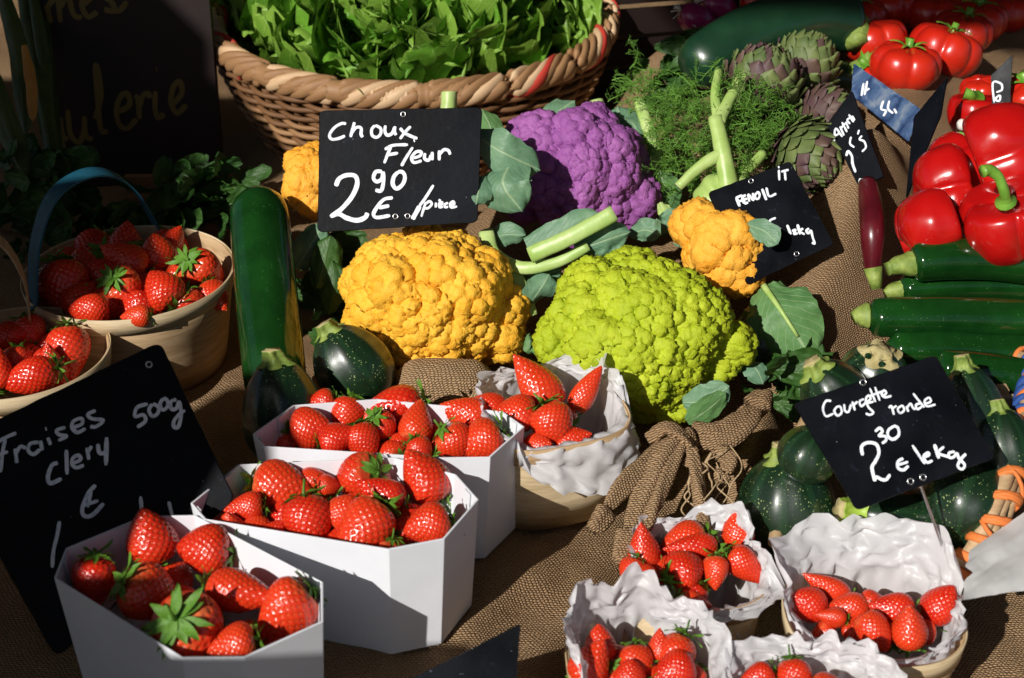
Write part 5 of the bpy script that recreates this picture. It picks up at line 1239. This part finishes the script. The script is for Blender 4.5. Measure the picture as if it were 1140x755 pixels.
# ------------------------------------------------------------------ right basket with orange lacing
rb = root('laced_basket', P(1000,600,1.05), 'wide wooden basket of round courgettes with orange and blue laced rim', 'basket')
rimpts = [(868,612,1.10),(930,620,1.10),(1000,629,1.095),(1062,640,1.08),(1094,606,1.07),(1118,555,1.075),(1136,500,1.11),(1148,450,1.15),(1150,410,1.2),(1100,402,1.25),(1000,398,1.28),(935,430,1.25),(900,480,1.20),(880,545,1.16),(868,612,1.10)]
rp = smooth_path([tuple(P(*p)) for p in rimpts], 12)
for dz, dr in ((0, 0), (-.007, .004), (.006, -.004)):
    V, F, U = tube([tuple(p + np.array([dr, 0, dz])) for p in rp], .0058, 8, False, 1, None, .15); mo('rim_stave', V, F, MAT['veneer'], rb, True, None, U)
cen = np.mean(rp, 0); nR = len(rp); WV = []
for f, dz in ((1.0, 0), (.97, -.025), (.9, -.055)):
    for p in rp: q = cen + (p - cen) * np.array([f, f, 1]); WV.append((q[0], q[1], p[2] + dz))
mo('basket_wall', WV, gridF(3, nR), MAT['wicker_dark'], rb)
lac = MB(); bl = MB()
def lace(mbx, i0, i1, turns, r, w):
    n = int((i1 - i0) * 14); pts = []
    for k in range(n + 1):
        f = i0 + (i1 - i0) * k / n; i = min(int(f), nR - 2); p = rp[i] + (rp[i + 1] - rp[i]) * (f - i); t_ = rp[i + 1] - rp[i]; t_ /= np.linalg.norm(t_); a = np.array([0, 0, 1.]) - t_ * t_[2]; a /= np.linalg.norm(a); b = np.cross(t_, a)
        th = 2 * math.pi * turns * k / n; pts.append(tuple(p + (a * math.cos(th) * 1.15 + b * math.sin(th)) * r))
    V, F, U = tube(pts, w, 6, True, 1.0); mbx.add(V, F, 0, U)
lace(lac, 38, 100, 12, .0112, .0022); lace(lac, 38.6, 100, 12, .0114, .0024); lace(lac, 39.2, 100, 12, .0112, .0022); lace(lac, 40, 100, -5, .0118, .0018); lace(bl, 80, 96, 6, .0122, .0026); lace(bl, 79.4, 96, -6, .0124, .0026)
lac.build('orange_lacing', [MAT['ribbon_orange']], rb); bl.build('blue_lacing', [MAT['ribbon_blue']], rb)
# orange-red woven tuft at the corner of that basket
wb = root('wooden_crate', P(1125,462,1.16), 'edge of a pale wooden crate between the long courgettes and the laced basket', 'crate')
a_, b_ = P(1112,448,1.17), P(1190,446,1.17)
for k, dz in enumerate((0, -.020)):
    V, F = box(((a_.x + b_.x) / 2, (a_.y + b_.y) / 2, a_.z + dz), ((b_.x - a_.x), .006, .012)); mo('slat', V, F, MAT['veneer_pale'], wb, False)
V, F = box((a_.x + .004, a_.y + .008, a_.z - .02), (.008, .010, .06)); mo('corner_post', V, F, MAT['veneer'], wb, False)
# white paper bag piece at the right edge
mb = MB(); V = []
p00, p10, p01, p11 = P(1072,668,.985), P(1150,655,.985), P(1080,612,1.04), P(1155,560,1.07)
for i in range(30):
    for j in range(30):
        a, b = i / 29, j / 29; q = (p00 * (1 - a) + p10 * a) * (1 - b) + (p01 * (1 - a) + p11 * a) * b
        q = q + Vector((0, -.3, 1)) * (.003 * noise.noise(Vector((a * 3, b * 3, 2))) + .0005 * noise.noise(Vector((a * 12, b * 12, 5)))) + Vector((1, 0, 0)) * .004 * noise.noise(Vector((0, b * 5, 1))) * (1 - a) * 2
        V.append(q)
o = mo('paper_sheet', [tuple(v) for v in V], gridF(30, 30), MAT['paper_white']); tag(o, 'crumpled white paper sheet under the laced rim at the right edge', 'paper')

# ------------------------------------------------------------------ dark corner behind the left baskets
def plant(name, label, cat, blades, mat, seed, group=None):
    o = root(name, P(*blades[0][0][0]), label, cat, group); mbs = []
    for i, (pth, w_) in enumerate(blades): leaf(o, pth, w_, mat, 'leaf', None, .15, .12, None, seed + i, .2, .5)
    return o
plant('leek', 'bunch of long hanging strap-like green leaves at the upper left corner', 'leeks', [([(20,-30,1.72),(38,60,1.68),(62,200,1.62)], 20), ([(45,-30,1.74),(52,80,1.70),(70,230,1.64)], 16), ([(-5,-30,1.66),(20,60,1.64),(28,150,1.62)], 22), ([(-30,40,1.6),(0,120,1.58),(30,200,1.56)], 26), ([(28,-40,1.70),(44,40,1.68),(58,150,1.66)], 14)], 'strap_leaf', 80)
plant('maize_husk', 'narrow dry orange husk among the dark leaves at the left', 'husk', [([(26,50,1.62),(34,95,1.61),(36,135,1.60)], 13)], 'husk', 90)
rr = random.Random(21)
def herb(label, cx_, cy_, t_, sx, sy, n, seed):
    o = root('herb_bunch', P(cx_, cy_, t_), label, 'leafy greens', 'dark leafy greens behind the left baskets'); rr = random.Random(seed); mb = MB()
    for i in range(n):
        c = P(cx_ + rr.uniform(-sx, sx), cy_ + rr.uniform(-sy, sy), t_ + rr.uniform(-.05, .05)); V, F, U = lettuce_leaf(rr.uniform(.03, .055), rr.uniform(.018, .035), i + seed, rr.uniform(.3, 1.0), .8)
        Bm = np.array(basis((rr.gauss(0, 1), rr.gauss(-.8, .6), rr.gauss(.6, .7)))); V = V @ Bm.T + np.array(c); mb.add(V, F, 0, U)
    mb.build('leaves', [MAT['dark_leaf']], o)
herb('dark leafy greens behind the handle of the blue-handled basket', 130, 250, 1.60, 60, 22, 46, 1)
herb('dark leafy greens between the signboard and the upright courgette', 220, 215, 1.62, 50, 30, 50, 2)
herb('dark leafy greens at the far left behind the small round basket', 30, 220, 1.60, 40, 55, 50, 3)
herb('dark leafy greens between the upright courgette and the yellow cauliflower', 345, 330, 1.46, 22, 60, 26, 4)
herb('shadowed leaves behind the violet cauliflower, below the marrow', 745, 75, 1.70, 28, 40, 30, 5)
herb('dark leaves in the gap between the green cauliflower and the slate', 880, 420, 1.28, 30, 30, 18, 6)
bc = root('plastic_crate', P(735,70,1.86), 'black plastic crate in shadow between the lettuce basket and the marrow', 'crate')
c_ = P(742, 40, 1.93)
for k in range(4):
    V, F = box((c_.x, c_.y, c_.z - .06 + k * .042), (.20, .008, .034), .25); mo('side_slat', V, F, MAT['board_paint'], bc, False)
for dx in (-.095, .095):
    V, F = box((c_.x + dx * math.cos(.25), c_.y + dx * math.sin(.25) + .006, c_.z), (.012, .012, .19), .25); mo('corner_post', V, F, MAT['board_paint'], bc, False)
pl = root('veg_crate', P(190,225,1.66), 'old wooden crate edge in the dark behind the greens', 'crate')
for k, (x0, x1, y) in enumerate(((140, 262, 208), (140, 262, 232))):
    a_, b_ = P(x0, y, 1.69), P(x1, y - 6, 1.69); V, F = box(((a_.x + b_.x) / 2, (a_.y + b_.y) / 2, (a_.z + b_.z) / 2), (b_.x - a_.x, .008, .022)); mo('slat', V, F, MAT['wicker_tan'], pl, False)

_L = [(len(o['label'].split()), o['label']) for o in COL.objects if 'label' in o and not 4 <= len(o['label'].split()) <= 16]
pass
for o in []:
    if 'label' in o and not (4 <= len(o['label'].split()) <= 16): print('LABEL', len(o['label'].split()), o['label'])
